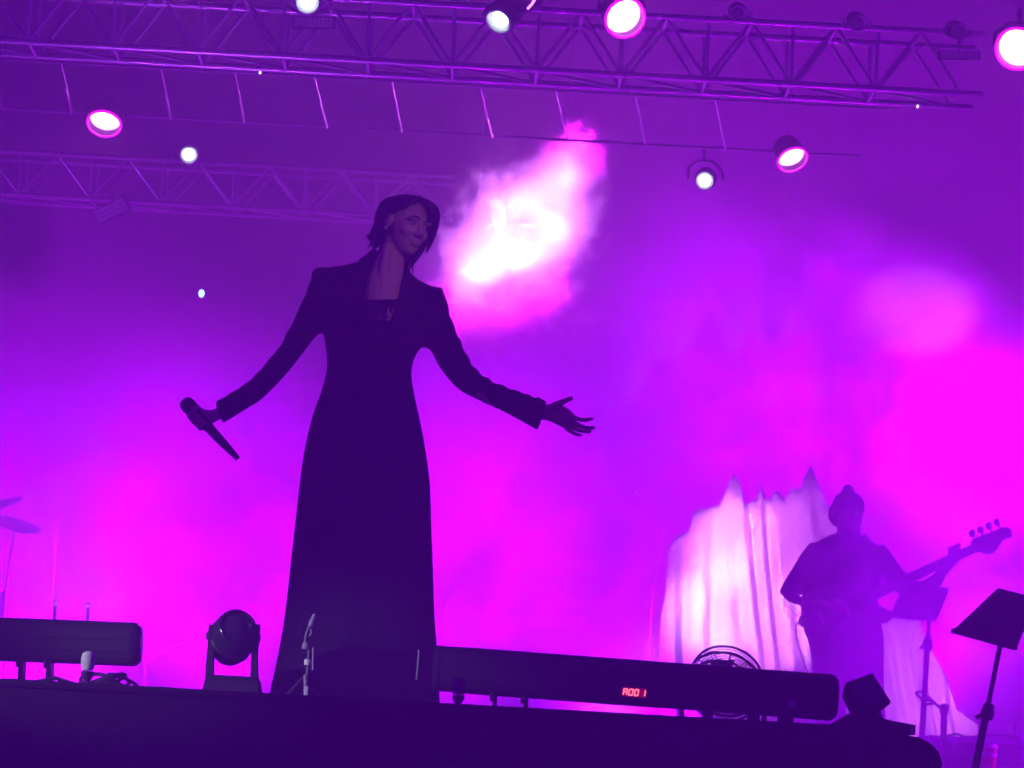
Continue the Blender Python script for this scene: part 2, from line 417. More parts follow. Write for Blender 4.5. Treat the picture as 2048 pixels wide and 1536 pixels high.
for i, (p, D, aim, hk, lb, s_) in enumerate(hl):
    o = hp if i == 0 else copy_tree(hp)
    if i:
        for ch in list(o.children):
            if ch.name.startswith(('yoke', 'clamp')): bpy.data.objects.remove(ch)
    place_lamp(o, 'moving_head', lb, P(p[0], p[1], D), aim, P(*hk), 'lit white moving heads', sc_=s_)
up_ = head_proto(0)
ul = [((1475, 24), (.05, -.8, -.3), (1474, 46), 'unlit spotlight on the front truss, left of the three unlit ones'),
      ((1713, 43), (.1, -.8, -.3), (1712, 62), 'unlit spotlight in the middle of three on the front truss at right'),
      ((1912, 61), (.15, -.8, -.3), (1912, 82), 'unlit spotlight at the right end of the front truss above a led panel')]
for i, (p, aim, hk, lb) in enumerate(ul):
    o = up_ if i == 0 else copy_tree(up_)
    if i:
        for ch in list(o.children):
            if ch.name.startswith(('yoke', 'clamp')): bpy.data.objects.remove(ch)
    place_lamp(o, 'spotlight', lb, P(p[0], p[1], 19.75), aim, P(hk[0], hk[1], 20.0), 'unlit spotlights on the front truss', sc_=.62)
# big curved housing at top centre
t = thing('floodlight', 'dark round floodlight with a pink lit edge cut by the top of the picture', 'stage light', P(1045, -5, 19.5))
R = Rto((-.45, -.8, -.35)); c_ = P(1045, -28, 19.5)
B().lathe([(.05, -.16), (.13, -.10), (.155, 0), (.155, .05), (.145, .05), (.14, 0), (.0, -.02)], c_, R, 32).done('housing', M['black'], t)
B().lathe([(.0, 0), (.135, 0), (.1, .012), (.0, .016)], c_, R, 32).done('lens', M['lens'], t)
B().tube([P(1055, 18, 19.36), P(1064, 8, 19.36), P(1071, -4, 19.36)], .008, 6).done('lit_edge', M['edgeglow'], t)  # glowing strip puts the pink edge light into the housing
rod('hanger', P(1050, -28, 19.55), P(1052, -60, 20.0), .015, t)

# led panels (strobe bars): frame, glass, cells
def led_panel(label, pc, D, wpx, hpx, rotdeg, hook):
    c = P(pc[0], pc[1], D); t = thing('led_panel', label, 'led panel', c, 'led strobe panels')
    a = radians(rotdeg); ex = RT*cos(a)+UP*sin(a); ey = UP*cos(a)-RT*sin(a); ez = ex.cross(ey)
    Rm = Matrix((ex, ey, ez)).transposed(); W, H = wpx*D/F, hpx*D/F
    B().box(c-ez*.03, (W, H, .06), Rm, .004).done('body', M['black'], t)
    gl = B().box(c+ez*.004, (W*.94, H*.86, .008), Rm).done('glass', M['panel'], t)
    cm = None
    for i in range(10):
        for j in range(3):
            p = c+ex*W*.9*((i+.5)/10-.5)+ey*H*.8*((j+.5)/3-.5)+ez*.011
            if cm is None:
                o = B().box((0, 0, 0), (W*.07, H*.2, .008), Rm).done('led_cell', M['cell'], gl, off=(0, 0, 0)); cm = o.data
            else:
                o = bpy.data.objects.new('led_cell', cm); COL.objects.link(o); o.parent = gl
            o.location = p-c
    rod('hanger', c-ez*.05, P(*hook), .012, t)
led_panel('grid faced led panel hung level on the front truss below a white lamp', (627, 45), 19.7, 88, 24, -1, (627, 10, 20.0))
led_panel('grid faced led panel tilted upward under the rear truss at left', (222, 421), 26.5, 74, 34, 26, (225, 390, 26.9))
led_panel('faint grid faced led panel at the right end of the front truss', (1919, 110), 19.7, 86, 18, -1, (1919, 78, 20.0))

# tiny indicator lights
def led(label, px, py, D, r, mt, hook):
    c = P(px, py, D); t = thing('indicator_light', label, 'small light', c)
    B().ell(c, (r*.75, r*.75, r), nu=10, nv=6).done('bulb', mt, t)
    h = P(*hook)
    B().tube([c+Vector((0, .01, 0)), h], .0015, 5).done('cable', M['black'], t)
t = thing('strobe_bar', 'strobe bar drowned in the bright white smoke to the right of the singer', 'stage light', P(1048, 443, 27.72))
a_, c_ = P(950, 540, 27.72), P(1130, 372, 27.72)
B().tube([a_, c_], .05, 8).done('housing', M['alu'], t)
for x_, y_ in STROBE[0:1]+STROBE[4:5]+STROBE[10:11]+STROBE[14:15]: B().lathe([(0, 0), (.07, 0), (.085, .07), (.078, .07), (.06, .012), (0, .01)], P(x_, y_, 27.66), Rto((0, -1, 0)), 20).done('reflector', M['steel'], t)
for p_ in (a_, c_): rod('hanger', p_, Vector((p_.x, p_.y+.1, 7.0)), .008, t)
led('tiny cyan light glowing in the haze left of the singer', 403, 587, 22.0, .026, M['cyan'], (398, 335, 26.9))
for lb, x, y in (('small pale bulb under the front truss near the led panel', 520, 145), ('small dim bulb under the front truss above the singer', 738, 157),
                 ('small dim bulb under the front truss right of centre', 1255, 184), ('small pale bulb under the right end of the front truss', 1835, 213)):
    led(lb, x, y, 20.2, .010, M['whiteled'] if x in (520, 1835) else M['grey'], (x, y-60, 20.42))

# ================================================================== STAGE EDGE
DE = 11.5
def batten(label, x0, y0, x1, y1, htop, hbot, D, feet, display=None, knob=None):
    """long rounded lamp bar; (x0,y0)-(x1,y1) is its top edge in the photo"""
    a, b = P(x0, (y0+htop), D), P(x1, (y1+hbot), D); za = zat(y0-(x0-1024)*math.tan(roll), D)
    zt = (P(x0, y0, D).z+P(x1, y1, D).z)/2
    c0, c1 = P(x0, y0+htop/2, D), P(x1, y1+hbot/2, D); hz = (htop+hbot)/4*D/F
    ax = (c1-c0).normalized(); t = thing('light_batten', label, 'light bar', (c0.x*.5+c1.x*.5, D-12, 0))
    up = Vector((0, 0, 1)); up = (up-ax*up.dot(ax)).normalized(); bk = ax.cross(up)
    def ring(c, s_):
        out = []
        for j in range(28):
            an = 2*pi*j/28; ca, sa = cos(an), sin(an)
            e = .55; out.append(c + up*(hz*s_*abs(ca)**e*(1 if ca > 0 else -1)) + bk*(hz*.85*s_*abs(sa)**e*(1 if sa > 0 else -1)))
        return out
    L = (c1-c0).length
    rr = [ring(c0+ax*.0, .8), ring(c0+ax*.008, .97)] + [ring(c0+ax*(L*k/10), 1) for k in range(1, 10)] + [ring(c1-ax*.012, 1)]
    B().loft(rr).done('housing', M['black'], t)
    B().loft([ring(c1-ax*.013, 1.01), ring(c1+ax*.004, .985), ring(c1+ax*.02, .80), ring(c1+ax*.024, .5)]).done('end_cap', M['gloss'], t)
    B().loft([ring(c0+ax*.01, 1.012), ring(c0-ax*.004, .98), ring(c0-ax*.012, .7)]).done('end_cap', M['gloss'], t)
    for k in range(3):   # long seams along the face
        s0, s1 = c0+up*hz*(.72-.55*k)+bk*hz*(.80 if k == 0 else .855)+ax*.04, c1+up*hz*(.72-.55*k)+bk*hz*(.80 if k == 0 else .855)-ax*.04
        B().tube([s0, s1], .003, 6).done('trim_strip', M['blackm'], t)
    for fx, wd in feet:
        q = P(fx, 1400, D); z0 = (c0.lerp(c1, (q.x-c0.x)/(c1.x-c0.x))).z-hz
        wm = wd*D/F
        B().box((q.x, D-12, (z0+.034)/2), (wm, .10, z0-.006), None, .004).done('foot', M['blackm'], t)
        B().box((q.x, D-12, .008), (wm*1.6, .18, .016)).done('foot_plate', M['blackm'], t)
        B().box((q.x-wm*.6, D-12-.02, z0-.004), (wm*1.2, .07, .03), None, .006).done('clamp', M['blackm'], t)
    return t, c0, c1, up, bk, ax, hz
t1, *_ = batten('dark stage light bar at the left edge, running out of the picture', -140, 1230, 270, 1245, 86, 88, DE, [(-60, 10), (40, 8), (95, 8)])
t2, c0, c1, up, bk, ax, hz = batten('long dark stage light bar with a red number display, right of the singer', 872, 1290, 1662, 1349, 93, 92, DE, [(990, 9), (1052, 9), (1420, 12), (1512, 14), (1578, 18)])
# red seven segment display
dc = P(1268, 1385, DE-hz*.9); dc.y = P(1268, 1385, DE).y-hz*.86-.004
Rm = Matrix((ax, up, -bk)).transposed()
win = B().box(dc, (.080, .030, .008), Rm, .002).done('display_window', M['digitbg'], t2)
SEG = {'A': 'abcefg', '0': 'abcdef', '1': 'bc'}
for k, chx in enumerate('A001'):
    cx = dc+ax*(-.029+.0185*k+(.004 if k == 3 else 0)); h_, w_ = .0100, .0080; bb = B()
    geo = {'a': ((0, h_), 1), 'd': ((0, -h_), 1), 'g': ((0, 0), 1), 'b': ((w_/1.4, h_/2), 0), 'c': ((w_/1.4, -h_/2), 0), 'f': ((-w_/1.4, h_/2), 0), 'e': ((-w_/1.4, -h_/2), 0)}
    for s_ in SEG[chx]:
        (gx, gy), hor = geo[s_]
        bb.box(cx+ax*(gx+gy*.15)+up*gy+bk*.006, (.0095 if hor else .0034, .0034 if hor else .009, .003), Rm)
    bb.done('digit', M['digit'], win, off=t2['_b'], smooth=False)
B().lathe([(.0, 0), (.016, 0), (.016, .012), (.012, .016), (0, .016)], P(1584, 1408, DE-.07), Rto((0, -1, 0))).done('knob', M['grey'], t2)

# small microphones along the edge
def edge_mic(label, px, top, bot, foam_h, D, mt, lean=0):
    base = P(px, bot, D); base.z = 0; t = thing('edge_microphone', label, 'microphone', base, 'microphones on the stage edge')
    tp = P(px+lean, top, D); s_ = tp-base; w_ = 15*D/F
    fb = base+s_*(1-foam_h)
    B().lathe([(.0, 0), (w_*.72, .002), (w_*.95, s_.length*foam_h*.3), (w_, s_.length*foam_h*.6), (w_*.8, s_.length*foam_h*.88), (w_*.4, s_.length*foam_h*.98), (0, s_.length*foam_h)], fb, Rto(s_), 16).done('foam_cap', mt, t)
    B().lathe([(.012, 0), (.008, s_.length*(1-foam_h)*.35), (w_*.8, s_.length*(1-foam_h)*.7), (w_*.85, s_.length*(1-foam_h)*.97), (0, s_.length*(1-foam_h))], base, Rto(s_), 16).done('body', M['blackm'], t)
    B().lathe([(.0, 0), (.028, 0), (.026, .008), (0, .010)], base).done('base', M['black'], t)
edge_mic('pale foam topped microphone in front of the left light bar', 174, 1302, 1358, .52, 11.1, M['foam'], 4)
edge_mic('dark bluish foam topped microphone in front of the long light bar', 916, 1354, 1412, .55, 11.1, M['darkfoam'], 2)

# moving head on the floor
def floor_head():
    D = 11.55; b = P(466, 1385, D); b.z = 0
    t = thing('floor_moving_head', 'dark moving head lamp in its yoke on the stage edge left of the singer', 'stage light', b)
    B().loft([[P(400, 1400, D)*0+Vector((P(x_, 1380, D).x, D-12+yy, zz)) for x_, yy in ((402, -.11), (530, -.11), (530, .11), (402, .11))] for zz in (.0, .012)]).done('floor_plate', M['black'], t, smooth=False)
    rr = []
    for (xl, xr_, y_, dy) in ((408, 522, 1382, .10), (414, 519, 1362, .095), (420, 514, 1352, .08)):
        zz = .010 if y_ == 1382 else P(466, y_, D).z
        rr.append([Vector((P(x_, y_, D).x, D-12+yy, zz)) for x_, yy in ((xl, -dy), (xr_, -dy), (xr_, dy), (xl, dy))])
    B().loft(rr).done('base', M['black'], t, smooth=False)
    for (x0, x1, x2, x3) in ((412, 427, 420, 433), (502, 516, 508, 520)):
        rr = []
        for (a, c, y_) in ((x0, x1, 1356), (x2-4, x3-5, 1300), (x2, x3, 1250)):
            rr.append([Vector((P(x_, y_, D).x, D-12+yy, P(x_, y_, D).z)) for x_, yy in ((a, -.035), (c, -.035), (c, .035), (a, .035))])
        B().loft(rr).done('yoke_arm', M['black'], t, smooth=False)
    hc = P(467, 1274, D); R = Rto((.16, -.75, .35))
    B().lathe([(.02, -.12), (.055, -.11), (.072, -.06), (.076, .0), (.072, .05), (.064, .08), (.058, .085), (.058, .07), (0, .065)], hc, R, 28).done('head', M['gloss'], t)
    B().lathe([(0, .07), (.054, .07), (.035, .082), (0, .086)], hc, R, 24).done('lens', M['gloss'], t)
    B().lathe([(.0775, -.012), (.080, -.01), (.080, .01), (.0775, .012)], hc, R, 28).done('head_band', M['blackm'], t)
    for s_ in (-1, 1):
        B().ell(hc+Vector((s_*.075, 0, 0)), (.018, .02, .02), nu=10, nv=6).done('pivot', M['blackm'], t)
    B().ell(P(467, 1386, D-.15), .006, nu=8, nv=6).done('status_led', M['whiteled'], t)
floor_head()

# short microphone stand before the singer
def mic_stand():
    D = 11.35; b = P(612, 1392, D); b.z = 0
    t = thing('microphone_stand', 'short tripod microphone stand with pale joints in front of the long coat', 'microphone stand', b)
    p0, p1 = P(612, 1386, D), P(619, 1300, D)
    B().tube([p0, p1], .008, 8).done('tube', M['blackm'], t)
    B().tube([P(627, 1295, D-.02), P(626, 1340, D-.02)], .0045, 6).done('cable', M['grey'], t)
    B().lathe([(.011, 0), (.012, .016), (.009, .02)], P(615, 1330, D-.005), Rto(p1-p0), 12).done('lower_clutch', M['paper'], t)
    B().lathe([(.012, 0), (.014, .018), (.010, .022)], P(611, 1298, D-.005), Rto((.12, 0, 1)), 12).done('upper_clutch', M['grey'], t)
    B().tube([P(612, 1298, D), P(612, 1275, D), P(617, 1262, D)], .008, 8).done('boom_joint', M['blackm'], t)
    B().tube([P(612, 1268, D-.01), P(618, 1254, D-.01), P(624, 1264, D-.01), P(620, 1272, D-.01)], .004, 6).done('clip', M['grey'], t)
    B().tube([P(619, 1262, D), P(624, 1244, D), P(630, 1228, D)], [.008, .010, .006], 8).done('microphone_holder', M['grey'], t)
    for (x_, y_, dd) in ((568, 1392, .08), (668, 1398, .08), (612, 1394, -.16)):
        e = P(x_, y_, D+dd); e.z = .008
        B().tube([P(611, 1352, D), P(611+.45*(x_-611), 1372, D+dd*.4), e], [.007, .0065, .006], 8).done('leg', M['blackm'] if dd > 0 else M['grey'], t)
        B().ell(e+Vector((0, 0, .002)), (.014, .012, .009), nu=10, nv=6).done('rubber_foot', M['grey'], t)
    B().box(P(612, 1384, D-.17), (.014, .01, .034), None, .002).done('white_tag', M['white_tape'], t)
mic_stand()

# cable bundle and white tape on the left edge
b0 = P(200, 1366, 11.3); b0.z = 0
t = thing('cable_coil', 'tangled black cable lying on the stage edge beside the pale microphone', 'cable', b0)
for k in range(5):
    cx = P(190+k*12, 1360, 11.3).x; r_ = .03+.012*random.random()
    pts = [Vector((cx+r_*1.4*cos(a), -.7+.05*sin(a)+.03*k, .012+r_*.6*(1+sin(a*1.0+k)))) for a in [2*pi*j/16 for j in range(17)]]
    B().tube(pts, .006, 6).done('loop', M['black'], t)
B().tube([Vector((P(x_, 1380, 11.2).x, -.8, z_)) for x_, z_ in ((60, .01), (110, .03), (150, .012), (230, .02), (260, .012), (330, .015), (400, .01))], .008, 6).done('run', M['black'], t)
o = B().box((P(267, 1370, 11.1).x, -.93, .012), (.135, .03, .012), Matrix.Rotation(radians(-1), 3, 'Y'), .003).done('tape_strip', M['paper'])
tag(o, 'bright strip of white tape on the stage edge between cable and moving head', 'tape')

# angled flood lamp at the right end of the platform on its base
D = 11.4
b0 = P(1735, 1455, D); b0.z = 0
t = thing('floor_flood', 'tilted square flood lamp on a bracket at the right end of the platform', 'stage light', b0)
fc = [P(1693, 1365, D-.06), P(1745, 1346, D-.02), P(1782, 1404, D-.06), P(1722, 1424, D-.10)]
n_ = (fc[1]-fc[0]).cross(fc[3]-fc[0]).normalized()
if n_.y > 0: n_ = -n_
cen = sum(fc, Vector())/4
B().loft([[p-n_*.09*1+(cen-p)*.18 for p in fc], [p-n_*.02 for p in fc], list(fc)]).done('housing', M['black'], t, smooth=False)
B().loft([[p+(cen-p)*.12+n_*.003 for p in fc], [p+(cen-p)*.12+n_*.006 for p in fc]]).done('grille', M['darkfoam'], t, smooth=False)
for (xa_, xb_) in ((1716, 1728), (1748, 1766)):
    B().tube([P(xa_, 1405, D), P(xb_, 1455, D)], .011, 8).done('bracket', M['grey'] if xa_ > 1740 else M['blackm'], t)
B().box(P(1728, 1440, D+.02), (.075, .08, .09), None, .01).done('pivot_block', M['black'], t)
zt = P(1760, 1447, D).z
rr = []
xs_ = [(1655, .012), (1700, .062), (1725, zt+.03), (1770, zt+.012), (1824, zt)]
prof = [Vector((P(x_, 1450, D).x, 0, z_)) for x_, z_ in xs_]
poly = [(p.x, p.z) for p in prof]+[(prof[-1].x, .002), (prof[0].x, .002)]
B().prism(poly, .2, Matrix(((1, 0, 0, 0), (0, 0, 1, D-12), (0, 1, 0, 0), (0, 0, 0, 1)))).done('base_box', M['black'], t, smooth=False)
B().tube([P(1823, 1454, D-.102), P(1824, 1468, D-.102)], .005, 6).done('corner_trim', M['grey'], t)

# ================================================================== FAN
def fan():
    D = 13.6; c = P(1449, 1368, D); b = Vector((c.x, c.y, -.0)); b = Vector((c.x, D-12, -.46))
    t = thing('floor_fan', 'round wire cage fan standing behind the long light bar', 'fan', b)
    R = Rto((.10, -.80, .50)); r = .148
    def ringp(rad, z): return [c+R @ Vector((rad*cos(a), rad*sin(a), z)) for a in [2*pi*j/40 for j in range(41)]]
    B().tube(ringp(r, .0), .006, 6).done('outer_ring', M['black'], t); B().tube(ringp(r*.96, .055), .004, 6).done('front_ring', M['black'], t)
    B().tube(ringp(r*.97, -.05), .004, 6).done('rear_ring', M['black'], t)
    for zz, nm in ((.06, 1), (-.055, -1)):
        g = B()
        for k in range(11):
            g.tube(ringp(r*(.18+.075*k), zz*(1.0-.10*(k/10)**3)), .0016, 4)
        o = g.done('wire_grille', M['blackm'], t); o['kind'] = 'stuff'
        for k in range(12):
            a = 2*pi*k/12+.3
            rod('spoke', c+R @ Vector((.02*cos(a), .02*sin(a), zz)), c+R @ Vector((r*cos(a), r*sin(a), zz*.2)), .0025, t, black_unit)
    B().lathe([(0, -.06), (.03, -.06), (.032, .0), (.024, .05), (0, .065)], c, R, 16).done('hub', M['black'], t)
    for k in range(5):
        a = 2*pi*k/5; e = lambda aa, rr, zz: c+R @ Vector((rr*cos(aa), rr*sin(aa), zz))
        B().loft([[e(a, .03, .012), e(a+.5, .03, -.012), e(a+.5, .03, -.014), e(a, .03, .010)], [e(a-.1, .12, .016), e(a+.75, .12, -.016), e(a+.75, .12, -.018), e(a-.1, .12, .014)]]).done('blade', M['panel'], t)
    zf = -.46
    B().tube([c+Vector((-r-.01, 0, 0)), c+Vector((-r-.015, .0, -.12)), Vector((c.x-.10, c.y, zf+.01)), Vector((c.x+.10, c.y, zf+.01)), c+Vector((r+.015, 0, -.12)), c+Vector((r+.01, 0, 0))], .010, 8).done('stand', M['blackm'], t)
    for s_ in (-1, 1):
        B().tube([Vector((c.x+s_*.10, c.y-.12, zf+.01)), Vector((c.x+s_*.10, c.y+.12, zf+.01))], .012, 8).done('foot', M['blackm'], t)
black_unit = unit.copy(); black_unit.materials.clear(); black_unit.materials.append(M['black'])
fan()

# ================================================================== SINGER
SD = 12.0
def singer():
    base = P(715, 1400, SD); base.z = 0
    bd_ = B()
    # head, built in a local frame then turned: face looks to the viewer's right and slightly up
    hc = P(812, 452, 11.97)
    Rh = Matrix.Rotation(radians(13), 3, 'Y') @ Matrix.Rotation(radians(38), 3, 'Z') @ Matrix.Rotation(radians(1), 3, 'X')
    H = lambda x, y, z: hc + Rh @ Vector((x, y, z))
    bd_.ell(H(0, .015, .025), (.071, .090, .082), Rh)
    bd_.ell(H(0, -.026, -.022), (.060, .062, .070), Rh)     # face
    bd_.ell(H(0, -.040, -.060), (.044, .044, .040), Rh)     # jaw
    bd_.ell(H(0, -.060, -.082), (.026, .024, .018), Rh)     # chin
    for s_ in (-1, 1):
        bd_.ell(H(s_*.036, -.058, -.020), (.022, .022, .024), Rh)         # cheeks
        bd_.ell(H(s_*.028, -.074, .024), (.026, .012, .009), Rh)          # brow
        bd_.ell(H(s_*.072, .008, -.005), (.008, .020, .030), Rh)          # ears
        bd_.ell(H(s_*.010, -.094, -.026), (.008, .009, .007), Rh)
    bd_.tube([H(0, -.080, .018), H(0, -.092, -.006), H(0, -.104, -.022), H(0, -.096, -.030)], [.008, .009, .011, .008], 10)
    bd_.ell(H(0, -.083, -.048), (.022, .012, .006), Rh); bd_.ell(H(0, -.082, -.059), (.018, .012, .006), Rh)   # lips
    bd_.tube([P(776, 490, 11.94), P(768, 545, 11.885), P(766, 600, 11.862)], [.016, .020, .018], 12)    # throat
    # neck and chest
    px_tube(bd_, [(720, 640, 808, 650), (725, 600, 803, 600), (733, 560, 806, 562), (748, 525, 809, 530), (764, 495, 812, 508), (772, 470, 815, 480)], [11.93, 11.90, 11.92, 11.95, 11.97, 11.97], .85)
    # trunk, arms, legs inside the clothes
    px_tube(bd_, [(640, 900, 830, 905), (668, 760, 812, 765), (668, 690, 826, 700), (672, 620, 846, 640), (690, 570, 830, 590)], SD, .6)
    px_tube(bd_, [(650, 556, 668, 600), (600, 650, 628, 672), (548, 720, 574, 740), (490, 776, 508, 796), (428, 818, 438, 840), (412, 822, 424, 846)], [12, 12, 11.98, 11.94, 11.9, 11.9], .9)
    px_tube(bd_, [(862, 596, 846, 640), (900, 660, 876, 690), (936, 736, 918, 764), (985, 785, 974, 808), (1080, 808, 1074, 838), (1106, 812, 1098, 840)], [12, 12, 11.96, 11.9, 11.86, 11.85], .9)
    for (xa_, xb_) in ((690, 650), (790, 790)):
        px_tube(bd_, [(xa_-40, 900, xa_+40, 900), (xb_-28, 1140, xb_+30, 1140), (xb_-24, 1240, xb_+24, 1240), (xb_-14, 1370, xb_+14, 1370)], SD, 1.0)
        f0 = P(xb_, 1396, SD); f0.z = .035
        bd_.tube([f0+Vector((0, .05, .05)), f0+Vector((0, .03, 0)), f0+Vector((0, -.07, -.008)), f0+Vector((0, -.15, -.015))], [.032, .035, .034, .018], 10)
    # open hand (viewer's right): palm up, thumb apart
    hd = lambda pts, rr: bd_.tube(cr([P(*p) for p in pts], 3), [x_ for x_ in rr for _ in range(3)][:3*(len(pts)-1)+1], 8)
    px_tube(bd_, [(1092, 809, 1088, 838), (1112, 806, 1106, 846), (1132, 814, 1124, 855), (1148, 826, 1140, 860)], [11.85, 11.84, 11.83, 11.83], .5)
    hd([(1104, 814, 11.82), (1120, 806, 11.81), (1132, 801, 11.80), (1146, 795, 11.80)], [.014, .011, .009, .007])
    hd([(1138, 831, 11.80), (1156, 838, 11.79), (1172, 840, 11.785), (1187, 836, 11.785)], [.010, .0082, .0074, .006])
    hd([(1142, 842, 11.83), (1160, 852, 11.82), (1176, 856, 11.815), (1191, 855, 11.81)], [.010, .0082, .0074, .006])
    hd([(1138, 850, 11.86), (1156, 860, 11.86), (1170, 863, 11.855), (1183, 863, 11.85)], [.010, .0080, .0072, .006])
    hd([(1130, 854, 11.89), (1143, 864, 11.89), (1154, 869, 11.89), (1164, 871, 11.89)], [.009, .0075, .0068, .0055])
    # fist round the microphone
    m0, m1 = P(372, 806, 11.86), P(476, 918, 11.86); ax_ = (m1-m0).normalized()
    hv = P(404, 834, 11.89)
    bd_.ell(hv+Vector((.008, .012, 0)), (.034, .026, .036), Rto(ax_)); bd_.ell(P(417, 833, 11.9), (.026, .024, .024))
    s1 = ax_.cross(Vector((0, 1, 0))).normalized(); s2 = Vector((0, 1, 0))
    for k in range(4):
        cc = m0+ax_*(.044+.0185*k)
        pts = [cc+(s1*cos(a)+s2*sin(a))*(.024+.002*(k == 1)) for a in [radians(x_) for x_ in (20, 60, 100, 150, 200, 245, 285)]]
        bd_.tube(cr(pts, 2), [.0098]*9+[.008]*4, 8)
    bd_.tube([m0+ax_*.095+s1*-.02+s2*-.012, m0+ax_*.07+s1*-.02+s2*-.020, m0+ax_*.045+s1*-.008+s2*-.026], [.012, .0105, .008], 8)
    body = bd_.done('person', M['skin'], off=base, vox=.0040, sm=4, loc=base)
    tag(body, 'singer in a long black coat with arms spread wide, head tilted, holding a microphone', 'person'); body['_b'] = tuple(base)
    # eyes
    for s_ in (-1, 1):
        ey = B().ell(H(s_*.029, -.0775, .007), (.0095, .006, .0040), Rh, 12, 8).done('eye', M['eye'], body)
        B().ell(H(s_*.029+.003, -.0835, .007), (.005, .002, .005), Rh, 10, 6).done('iris', M['hair'], ey, off=body['_b'])
        B().tube([H(s_*.029-.018, -.088, .028), H(s_*.029, -.094, .032), H(s_*.029+.016, -.088, .029)], .0022, 6).done('eyebrow', M['hair'], body)
    B().ell(P(771, 456, 11.90), (.006, .006, .008), nu=8, nv=6).done('earring', M['steel'], body)
    # coat: trunk and sleeves in one cloth
    ct = B()
    prs = [(539, 1384, 880, 1412), (556, 1310, 876, 1324), (571, 1220, 869, 1228), (581, 1130, 866, 1138), (590, 1050, 863, 1055), (600, 960, 860, 968), (611, 890, 851, 898), (625, 832, 840, 840),
           (645, 775, 828, 785), (654, 735, 823, 745), (652, 700, 830, 714), (646, 660, 848, 685), (640, 610, 866, 645), (634, 572, 878, 612), (636, 545, 880, 586), (652, 536, 862, 572), (690, 530, 838, 560), (712, 524, 824, 548)]
    ks = [.62, .62, .62, .62, .62, .62, .62, .62, .62, .64, .62, .60, .52, .42, .34, .30, .34, .42]
    A = cr([P(p[0], p[1], SD) for p in prs], 4); C = cr([P(p[2], p[3], SD) for p in prs], 4); K = cr([Vector((k, 0, 0)) for k in ks], 4)
    rings = []; n = 56
    for i, (a, c, k) in enumerate(zip(A, C, K)):
        mid = (a+c)/2; h = (c-a)/2; low = max(0, 1-i/26.0); ring = []
        for j in range(n):
            an = 2*pi*j/n; f = 1+low*.035*sin(an*7+.8)*abs(sin(an))+low*.02*sin(an*11+2)*abs(sin(an))
            if i == 0: pass
            ring.append(mid+h*cos(an)+Vector((0, 1, 0))*h.length*k.x*f*sin(an))
        if i == 0:
            for v in ring: v.z = .003
        rings.append(ring)
    ct.loft(rings)
    def sleeve(up_e, lo_e, Ds, rough):
        A = cr([P(p[0], p[1], d) for p, d in zip(up_e, Ds)], 5); C = cr([P(p[0], p[1], d) for p, d in zip(lo_e, Ds)], 5); rings = []
        for i, (a, c) in enumerate(zip(A, C)):
            wr = .0035*sin(i*1.9)+.0025*sin(i*3.1+1); e = (a-c).normalized(); fac = 1 if 3 < i < len(A)-3 else 0
            a = a+e*wr*fac*rough; mid = (a+c)/2; h = (a-c)/2
            rings.append([mid+h*cos(2*pi*j/24)*(abs(cos(2*pi*j/24))**-.12 if abs(cos(2*pi*j/24)) > .05 else 1)+Vector((0, 1, 0))*h.length*.92*sin(2*pi*j/24) for j in range(24)])
        ct.loft(rings)
    sleeve([(640, 538), (626, 552), (606, 600), (566, 682), (540, 716), (506, 755), (468, 782), (430, 804)], [(700, 650), (664, 664), (637, 668), (606, 706), (576, 744), (526, 796), (486, 822), (446, 847)], [12, 12, 12, 11.99, 11.98, 11.95, 11.92, 11.9], .7)
    sleeve([(866, 572), (888, 584), (904, 640), (925, 692), (950, 736), (984, 762), (1030, 780), (1064, 792), (1094, 802)], [(820, 688), (846, 694), (862, 702), (880, 736), (914, 776), (952, 798), (1000, 820), (1042, 842), (1076, 861)], [12, 12, 12, 11.98, 11.96, 11.93, 11.89, 11.87, 11.85], 1.5)
    for (x_, y_) in ((646, 552), (868, 594)):
        ct.ell(P(x_, y_, SD), (.042, .06, .030), Matrix.Rotation(radians(12), 3, 'Y'))
    coat = ct.done('coat', M['wool'], body, vox=.008, sm=2)
    # lapels, collar, inner top
    def strip(name, pts, th, mt):
        P3 = [P(*p) for p in pts]; n_ = len(P3)
        B().loft([P3, [p+Vector((0, th, 0)) for p in P3]]).done(name, mt, body, smooth=False)
    strip('lapel', [(720, 516, 11.905), (738, 512, 11.90), (732, 552, 11.862), (723, 602, 11.835), (742, 640, 11.825), (768, 676, 11.822), (724, 640, 11.835), (684, 596, 11.86), (700, 560, 11.88)], .03, M['satin'])
    strip('lapel', [(812, 542, 11.905), (828, 552, 11.91), (846, 590, 11.87), (822, 640, 11.835), (772, 676, 11.820), (790, 636, 11.828), (801, 600, 11.84), (806, 566, 11.87)], .03, M['satin'])
    strip('inner_top', [(720, 600, 11.833), (804, 598, 11.835), (792, 610, 11.828), (784, 622, 11.827), (778, 634, 11.826), (768, 622, 11.827), (756, 634, 11.827), (735, 630, 11.83)], .02, M['wool'])
    B().loft([[P(x_, y_, d) for x_, y_, d in ((716, 522, 11.92), (742, 500, 11.99), (800, 505, 12.06), (822, 545, 11.95), (812, 560, 11.97), (790, 540, 12.07), (748, 530, 12.05), (728, 545, 11.93))],
              [P(x_, y_, d) for x_, y_, d in ((714, 530, 11.94), (738, 512, 12.02), (802, 517, 12.09), (828, 556, 11.97), (816, 572, 12.0), (790, 552, 12.1), (744, 542, 12.08), (724, 556, 11.95))]]).done('collar', M['satin'], body, smooth=False)
    B().lathe([(0, 0), (.006, .002), (.009, .008), (.008, .014), (.004, .018), (.002, .03), (0, .031)], P(776, 634, 11.815), Matrix.Identity(3), 10).done('pendant', M['skin'], body)
